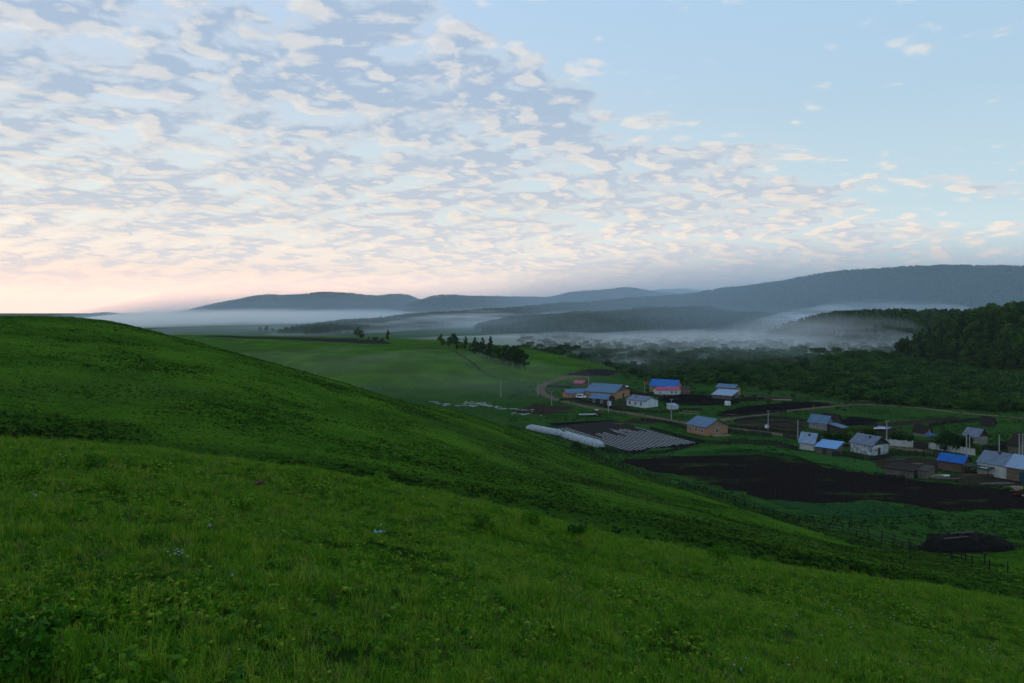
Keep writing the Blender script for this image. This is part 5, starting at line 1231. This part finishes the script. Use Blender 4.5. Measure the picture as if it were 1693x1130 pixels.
for i, (px, py, hp, ki, wd) in enumerate(SPT):
    con = ki == 2
    tree_at((px, py), hp*(1.0 if px < 760 else 1.25), ki, 'pointed pine standing in the tree row down the far hill' if con else 'leafy tree in the dense row running down the far hill', 'pine_tree' if con else 'broadleaf_tree', 'pines in the tree row on the far hill' if con else 'leafy trees in the row on the far hill', wide=wd*0.95)
BUSH_PARTS = []
for i, m_ in enumerate([M_LEAF_DARK, M_LEAF, M_SCRUB]):
    c, t = tree_geo('bush', 3.2, 130 + i, 900, 0.17); BUSH_PARTS.append((npmesh('crown', c[0], c[1], [m_]), npmesh('trunk', t[0], t[1], [M_BARK])))
for px, py, hp, wd, ki, lb in [(620,563,7,1.2,0,'low round bush on the far hill crest between the trees'),(609,563,7,0.4,0,'thin sapling just right of the paired trees on the far hill crest'),(632,564,7,0.4,0,'thin sapling left of the lone pointed tree'),
    (954,745,20,0.8,0,'dark upright bush beside the lower plastic tunnel'),(976,745,9,1.1,1,'small round bush at the end of the lower plastic tunnel'),
    (1374,733,18,1.1,0,'dark bush behind the sky blue roofed workshop'),(1394,737,24,1.0,0,'large dark bush behind the right end of the workshop'),(1417,738,27,0.95,1,'tall bush left of the slate grey cottage'),
    (1436,726,22,1.0,0,'dark bush behind the slate grey cottage roof'),(1404,722,17,1.1,1,'bush right of the flat blue lean-to'),(1484,736,28,0.85,0,'dense bush behind the first whitewashed fence'),(1500,732,16,1.0,1,'lower bush left of the steep roofed hut'),
    (1570,746,38,0.85,0,'very large dark bush over the longer whitewashed fence'),(1588,748,36,0.8,0,'large dark bush in front of the grey log house'),(1608,749,20,1.0,1,'small bush at the right end of the whitewashed fence'),(1555,741,18,1.0,1,'bush left of the very large one by the whitewashed fence'),
    (1664,812,10,1.5,1,'bright green weed clump by the stack of split rails'),(1660,737,9,1.4,0,'low bush in the yard left of the dark barn')]:
    if 'weed' in lb: nm = 'weed_clump'
    elif 'sapling' in lb: nm = 'sapling'
    else: nm = 'bush'
    tree_at((px, py), hp, ki, lb, nm, wide=wd, href=3.2, cat='bush', parts=BUSH_PARTS)

# ------------------------------------------------------------------ flowers and oddments on the near slope
M_STEM = pmat('stem', (0.05,0.12,0.02,1), scale=9); M_PUFF = pmat('seed_head', (0.40,0.42,0.42,1), scale=30); M_PETAL = pmat('yellow_petal', (0.38,0.30,0.01,1), scale=20); M_WHITEPET = pmat('white_petal', (0.55,0.57,0.58,1), scale=20)
def puff(r, n, mat, name, flat=1.0):
    rng = np.random.default_rng(n); V, Fc = leaf_cloud(rng, [(0,0,0)], [r*0.8], n, r*0.3, flat); return npmesh(name, V, Fc, [mat])
ME_PUFF = puff(0.024, 60, M_PUFF, 'seed_head'); ME_YEL = puff(0.022, 40, M_PETAL, 'flower_head', 0.4); ME_WHT = puff(0.026, 40, M_WHITEPET, 'flower_head', 0.4)
st = MB(); st.bar((0,0,-0.02),(0.01,0.0,1.0),0.004,0.0025,5); ME_STEM = None
def flower(px, py, kind, lb, grp, rngf, k=1.0):
    g_ = ray(px, py); h_ = rngf.uniform(0.10, 0.17) if kind == 'dandelion' else rngf.uniform(0.05, 0.09); e = empty(kind, g_, rngf.uniform(0,6.2)); tag(e, lb, 'flower', grp)
    global ME_STEM
    if ME_STEM is None: o = st.build('stem', M_STEM, e); ME_STEM = o.data
    else: o = link('stem', ME_STEM, e)
    o.scale = (1,1,h_)
    hd = link('seed_head' if kind == 'dandelion' else 'flower_head', {'dandelion': ME_PUFF, 'yellow_flower': ME_YEL, 'white_flower': ME_WHT}[kind], e); hd.location = (0.01,0,h_+0.015); hd.scale = (k,k,k)
rf = np.random.default_rng(55)
for px, py in [(1232,1115),(1226,1128),(1303,1120),(1316,1112),(1216,1120),(1367,1110),(1384,1112),(1500,1112),(640,792),(672,823),(700,830),(770,812),(764,841),(733,867),(385,973),(60,835),(100,762),(165,770),(630,880),(1063,940),(952,876),(963,876),(1182,1010),(1200,975),(1440,940),(1405,940),(1455,992),(1543,965),(1470,946),(345,890),(1490,1115)]:
    flower(px, py, 'dandelion', 'dandelion gone to seed on a thin stem in the near grass', 'dandelion clocks in the near grass', rf, 0.5 if py > 950 else 0.9)
for k in range(16): flower(288+rf.normal()*9+6, 925+rf.normal()*4, 'white_flower', 'tiny white flower in the tight cluster on the near grass left of centre', 'white flower cluster', rf, 0.42)
for k in range(40):
    px, py = [(1395,1010),(1420,1040),(1500,1030),(1560,1060),(1610,1085),(1640,1080),(1380,1030),(1350,1000),(1300,1040)][k % 9]
    flower(px+rf.normal()*16, py+rf.normal()*9, 'white_flower', 'small silvery flower among the grass at lower right', 'silvery flowers at lower right', rf, 0.55)
for px, py in [(616,802),(860,850),(890,858),(912,870),(920,862),(948,855),(970,862),(1000,882),(1010,882),(760,840),(788,845),(840,846),(1036,884),(1068,895),(925,868),(905,876),(1196,905),(1376,932),(1468,958),(680,890),(1110,900),(1120,898)]:
    flower(px, py + 4, 'yellow_flower', 'small yellow flower near the brow of the near slope', 'yellow flowers along the brow', rf, 1.5)
for k in range(60): flower(rf.uniform(20,420), rf.uniform(900,1060), 'yellow_flower', 'tiny yellow flower in the short turf at lower left', 'tiny yellow flowers at lower left', rf, 0.45)
# herbs that stand above the turf
HP = []
for i in range(2):
    V, Fc = leaf_cloud(np.random.default_rng(400+i), [(random.uniform(-.16,.16), random.uniform(-.16,.16), random.uniform(.08,.30)) for q in range(9)], [0.085]*9, 620, 0.017, 0.9)
    T = merge([tube([(0,0,-0.02),(x_*0.5,y_*0.5,0.15),(x_,y_,0.32)], [0.006,0.005,0.002], 4) for x_, y_ in ((.1,.05),(-.12,.04),(.02,-.13))])
    HP.append((npmesh('leaves', V, Fc, [M_HERB]), npmesh('stems', T[0], T[1], [M_STEM])))
for px, py, s_, lb in [(22,1128,1.0,'big dark leafy weed clump in the bottom left corner'),(70,1112,0.6,'smaller leafy weed at the edge of the corner clump'),(6,1096,0.7,'leafy weed behind the corner clump at the left edge'),(1190,928,1.3,'dark leafy plant with a yellow flower on the brow right of centre'),(1150,912,1.0,'smaller dark plant left of the one with the yellow flower'),(1366,934,1.0,'leafy plant on the brow above the lower right posts'),(955,888,1.2,'leafy plant carrying two white seed heads near the brow'),(880,868,1.2,'broad herb near the middle of the brow'),(628,803,1.0,'herb tuft beside the topmost dandelion on the brow'),(800,875,1.0,'dark low herb below the middle of the brow'),(45,790,0.9,'dark herb on the upper left of the near slope'),(160,775,0.9,'herb with pale blossoms on the upper left of the near slope'),(190,812,0.9,'dark low herb in the turf below the pale blossomed one'),(405,850,1.1,'dark spreading herb in the middle left turf')]:
    g_ = ray(px, py); c, t = HP[px % 2]; e = empty('leafy_weed', g_, random.uniform(0, 6.2)); e.scale = (s_,)*3; tag(e, lb, 'plant'); link('leaves', c, e); link('stems', t, e)
# half brick and a scrap of blue litter in the grass
g_ = ray(425, 805); m = MB(); m.box(-0.13,0.13,-0.06,0.06,0,0.075); o = m.build('brick', pmat('old_brick', (0.085,0.045,0.032,1), scale=9)); o.location = (g_.x, g_.y, g_.z+0.05); o.rotation_euler = (0.1,-0.12,0.3)
bv = o.modifiers.new('b', 'BEVEL'); bv.width = 0.008; tag(o, 'single weathered red brick lying in the grass', 'brick')
g_ = ray(625, 884); V = [(0.03*i-0.09+random.uniform(-.006,.006), 0.03*j-0.05, 0.06+0.018*math.sin(i*1.9)+0.014*math.cos(j*2.3+i)) for i in range(8) for j in range(4)]
o = link('litter', npmesh('litter', V, [(i*4+j, (i+1)*4+j, (i+1)*4+j+1, i*4+j+1) for i in range(7) for j in range(3)], [pmat('pale_blue_plastic', (0.16,0.26,0.30,1), rough=0.3, scale=20)])); o.location = g_; o.rotation_euler = (0,0,-0.2)
tag(o, 'crumpled pale blue plastic scrap on the near grass', 'litter')
# rank weeds growing along the long fence
def verge(name, pts, wd, dens, smin, smax, label, seed):
    P = ground_line(pts, 0.5); rng = np.random.default_rng(seed); n = int(len(P)*0.5*wd*dens)
    i = rng.integers(0, len(P), n); Q = P[i] + rng.normal(size=(n, 2))*wd*0.42
    return scatter(name, [tuss[0], grass_kinds[2], grass_kinds[6], grass_kinds[6], grass_kinds[6], tuss[1]], np.c_[Q, height(Q[:, 0], Q[:, 1])], rng.uniform(0, 6.28, n), rng.uniform(smin, smax, n), rng.integers(0, 6, n), label, 'weeds')
verge('verge_weeds', [(958,744),(1015,771),(1100,800),(1230,839),(1300,862),(1420,892),(1540,920),(1628,933)], 3.0, 5.0, 0.5, 2.0, 'rank weeds growing along the long rail fence', 61)
verge('verge_weeds', [(1000,752),(1080,752),(1160,738),(1240,738),(1320,750)], 2.0, 3.0, 0.6, 1.8, 'weeds along the fence under the plastic rows', 62)
# rough herbage over the valley floor plots
rngV = np.random.default_rng(63); n = 60000; Yv = rngV.uniform(120, 420, n); pv = rngV.uniform(840, 1760, n); Xv = (pv-CX)/F*Yv; Hv = height(Xv, Yv)
m = (Hv < 2.5) & (fbm(Xv, Yv, 7.0, 3.3) + 0.5*fbm(Xv, Yv, 2.2, 1.3) > 0.0)
BLK = [np.array([gpt(p) for p in q]) for q in ([(1012,762),(1110,756),(1220,746),(1300,757),(1380,776),(1450,788),(1530,797),(1620,806),(1692,822),(1690,836),(1560,846),(1440,830),(1330,832),(1262,826),(1190,806),(1100,784)],[(1090,656),(1165,654),(1226,668),(1160,672),(1088,662)],[(1186,682),(1240,672),(1310,665),(1378,671),(1330,678),(1270,684),(1205,689)],[(900,700),(1012,694),(1160,734),(1040,752),(975,726)])]
def inside(X, Y, poly):
    r_ = np.zeros(len(X), bool); j = len(poly)-1
    for i in range(len(poly)):
        xi, yi = poly[i]; xj, yj = poly[j]
        r_ ^= ((yi > Y) != (yj > Y)) & (X < (xj-xi)*(Y-yi)/(yj-yi+1e-9)+xi); j = i
    return r_
for q in BLK: m &= ~inside(Xv, Yv, q)
Xv, Yv, Hv = Xv[m], Yv[m], Hv[m]; n = len(Xv)
M_WET = foliage('valley_leaves', [(0.008, 0.028, 0.008, 1), (0.017, 0.055, 0.013, 1), (0.032, 0.085, 0.020, 1)], scale=0.08, trans=0.15)
wet = []
for i in range(6):
    me_ = tuss[i].copy(); me_.materials.clear(); me_.materials.append(M_WET if i < 4 else M_TUSSD); wet.append(me_)
scatter('valley_herbage', wet, np.c_[Xv, Yv, Hv], rngV.uniform(0, 6.28, n), rngV.uniform(0.3, 1.1, n), rngV.integers(0, 6, n), 'patchy low herbage over the village pastures', 'herbage')
# ------------------------------------------------------------------ air
def volmat(name, col, dens, aniso=0.0, het=None, seed=0.0, fall=None):
    m = bpy.data.materials.new(name); m.use_nodes = True; t = NT(m.node_tree); t.n.clear()
    o = t.new('ShaderNodeOutputMaterial'); pv = t.new('ShaderNodeVolumePrincipled')
    pv.inputs['Color'].default_value = col; pv.inputs['Density'].default_value = dens; pv.inputs['Anisotropy'].default_value = aniso
    if het:   # streaks drawn out along the valley: (length, thickness, low, high)
        L, H, lo, hi = het; g = t.new('ShaderNodeNewGeometry'); mp = t.new('ShaderNodeMapping'); t.l.new(g.outputs['Position'], mp.inputs[0])
        mp.inputs['Scale'].default_value = (1.0/L, 0.8/L, 1.0/(2.2*H)); mp.inputs['Location'].default_value = (seed, seed*2, 0)
        mp.inputs['Rotation'].default_value = (0.0, 0.0, 0.5)
        n = t.noise(mp.outputs[0], 1.5, 4, 0.55)
        d_ = t.math('MULTIPLY', t.smooth(n, lo, hi), dens)
        if fall:
            s_ = t.new('ShaderNodeSeparateXYZ'); t.l.new(g.outputs['Position'], s_.inputs[0])
            zz = t.math('ADD', s_.outputs[2], t.math('MULTIPLY', t.math('SUBTRACT', n, 0.5), (fall[1]-fall[0])*0.9))
            d_ = t.math('MULTIPLY', d_, t.smooth(zz, fall[0], fall[1], 1.0, 0.0))
        t.l.new(d_, pv.inputs['Density'])
        m.cycles.volume_step_rate = 0.25
    elif fall:   # thins out with height; the air reaches higher over the big hill on the right
        g = t.new('ShaderNodeNewGeometry'); s_ = t.new('ShaderNodeSeparateXYZ'); t.l.new(g.outputs['Position'], s_.inputs[0])
        top = t.smooth(s_.outputs[0], -900.0, 1400.0, 150.0, 290.0)
        t.l.new(t.math('MULTIPLY', t.smooth(t.math('DIVIDE', s_.outputs[2], top), 0.15, 1.0, 1.0, 0.0), dens), pv.inputs['Density'])
        m.cycles.volume_step_rate = 0.4
    t.l.new(pv.outputs[0], o.inputs['Volume']); return m
hb = MB(); hb.box(-9000, 9000, -60, 6400, -1, 330)
haze = hb.build('haze', volmat('thin_air', (0.80, 0.90, 1.0, 1), 0.00004)); tag(haze, 'thin blue morning haze filling the valley', 'haze', kind='stuff')
def fog(name, prof, dens, label, bottom=-3.0, nu_=70, nw=26, seed=0.0, amp=0.35, col=(0.94, 0.96, 1.0, 1), sx=90.0, p=2.2, het=None, fall=None):
    """a low lens of mist lying on the valley: prof rows are (photo column it stands under, near Y, far Y, top height)"""
    prof = np.array(prof, float); c = np.linspace(0, len(prof)-1, nu_); ix = np.arange(len(prof))
    px = np.interp(c, ix, prof[:, 0]); y0 = catmull(ix, prof[:, 1], c); y1 = catmull(ix, prof[:, 2], c); zt = catmull(ix, prof[:, 3], c)
    s = np.linspace(-1, 1, nw); S, Pn = np.meshgrid(s, np.arange(nu_), indexing='ij')
    Y = y0[Pn] + (y1-y0)[Pn]*(S+1)/2; ym = ((y0+y1)/2)[Pn]; X = (px[Pn]-CX)/F*ym*(0.6+0.4*Y/ym)
    e_ = np.clip(1-np.abs(np.linspace(-1, 1, nu_))**3, 0, 1)[Pn]**(1.0 if p > 4 else 1.6)
    sh_ = (np.clip(1-np.abs(S)**p, 0, 1)**(1.0 if p > 4 else 1.8))*e_*(1 + amp*fbm(X, Y, sx, seed)*0.5 + 0.3*amp*fbm(X, Y, sx*0.3, seed+2))
    Zt = bottom + 0.02 + (zt[Pn]-bottom)*np.clip(sh_, 0, 2); Zb = np.full_like(Zt, bottom)
    m = nw*nu_; ia = np.arange(m).reshape(nw, nu_); ib = ia + m
    f = [np.stack([ia[:-1,:-1].ravel(), ia[:-1,1:].ravel(), ia[1:,1:].ravel(), ia[1:,:-1].ravel()], 1), np.stack([ib[:-1,:-1].ravel(), ib[1:,:-1].ravel(), ib[1:,1:].ravel(), ib[:-1,1:].ravel()], 1)]
    for (a, b) in ((ia[0], ib[0]), (ib[-1], ia[-1]), (ib[:, 0], ia[:, 0]), (ia[:, -1], ib[:, -1])):
        f.append(np.stack([a[:-1], b[:-1], b[1:], a[1:]], 1))
    V = np.concatenate([np.stack([X.ravel(), Y.ravel(), Zt.ravel()], 1), np.stack([X.ravel(), Y.ravel(), Zb.ravel()], 1)])
    me = npmesh(name, V, np.concatenate(f), [volmat(name + '_air', col, dens, 0.45 if het else 0.3, het, seed, fall)], smooth=False)
    return tag(link(name, me), label, 'fog', kind='stuff')

A_ = 0.45
fog('fog_bank', [(30,1500,2500,12),(120,1350,2850,24),(220,1350,3000,34),(330,1400,3000,40),(440,1700,3000,43),(560,1950,3000,44),(680,2150,3000,42),(800,2250,3000,36),(950,2300,2900,26)], 0.0095, 'thick white fog bank lying before the mountains at left', seed=1.0, fall=(10,46), sx=200, amp=0.3, het=(300, 16, 0.25, 0.58), col=(1,1,1,1))
fog('fog_bank', [(380,1000,1600,14),(520,1050,1650,16),(620,1150,1650,20),(720,1400,1850,32),(820,1560,1950,44),(880,1620,1960,48),(960,1620,1960,46),(1040,1620,1960,38),(1120,1620,1900,24)], 0.0052, 'fog streaks drifting up behind the low wooded ridge', seed=2.0, fall=(22,56), sx=130, amp=0.5, het=(260, 7, 0.40, 0.62))
fog('fog_bank', [(520,760,1300,12),(700,740,1250,14),(820,680,1200,14),(920,590,1130,14),(1020,560,1100,15),(1120,560,1080,18),(1220,570,1060,22),(1320,580,1000,25),(1420,590,1000,26),(1520,600,980,24),(1650,610,960,20),(1820,610,900,14)], 0.0068, 'pale fog pooled across the middle of the valley', seed=3.0, fall=(3,34), sx=120, amp=0.35, het=(260, 9, 0.30, 0.68))
fog('fog_bank', [(1120,1100,1400,8),(1190,1100,1450,16),(1260,1120,1500,30),(1330,1150,1650,48),(1420,1180,1750,60),(1540,1200,1750,61),(1640,1200,1700,58),(1760,1200,1600,48)], 0.0080, 'bright fog streak behind the misty spur', seed=4.0, fall=(28,66), sx=150, amp=0.3, het=(240, 9, 0.34, 0.60))
fog('mist', [(1120,640,980,26),(1220,650,1010,36),(1310,660,1010,42),(1400,680,1000,44),(1500,690,960,40),(1600,680,900,28)], 0.0055, 'thin mist veiling the wooded spur', seed=5.0, fall=(6,52), sx=160, amp=0.3, het=(150, 12, 0.36, 0.68))
fog('mist', [(60,330,760,9),(300,320,760,12),(500,300,740,15),(650,290,700,16),(800,290,640,15),(950,300,600,12),(1100,330,560,8)], 0.0022, 'faint mist lying on the meadow under the far hill', seed=6.0, sx=200, amp=0.3, het=(160, 9, 0.34, 0.70))
fog('fog_wisp', [(960,500,680,6),(1020,500,700,9),(1080,500,720,10),(1150,520,720,9),(1230,540,700,6)], 0.010, 'small bright wisp of fog over the scrub', seed=7.0, sx=60, amp=0.5, het=(60, 5, 0.46, 0.70))
fog('mist', [(150,900,1750,40),(400,850,1700,55),(700,800,1800,60),(950,800,1700,62),(1150,800,1600,60),(1350,800,1500,58),(1550,760,1400,50)], 0.0011, 'thin blue mist over the low wooded ridges', seed=10.0, sx=300, amp=0.2, het=(400, 26, 0.20, 0.70), fall=(14,66), col=(0.72,0.86,1.0,1))
fog('mist', [(900,430,760,10),(980,420,780,16),(1080,420,800,18),(1200,430,800,17),(1330,450,800,14),(1450,480,760,8)], 0.0034, 'thin mist hanging in the scrub behind the village', seed=11.0, sx=120, amp=0.3, het=(110, 8, 0.32, 0.70), fall=(2,20), col=(0.85,0.93,1.0,1))
fog('distant_haze', [(120,2500,4000,80),(260,2400,4100,130),(400,2350,4400,165),(600,2300,4500,180),(800,2200,4600,190),(900,1500,4700,200),(1000,1000,4700,210),(1300,1050,4900,270),(1600,1150,4900,300),(2200,1100,4600,300),(3400,1000,4200,220)], 0.00085, 'blue distance haze thickening towards the mountains', seed=8.0, sx=900, amp=0.05, col=(0.68,0.85,1.0,1), p=6, fall='slope')
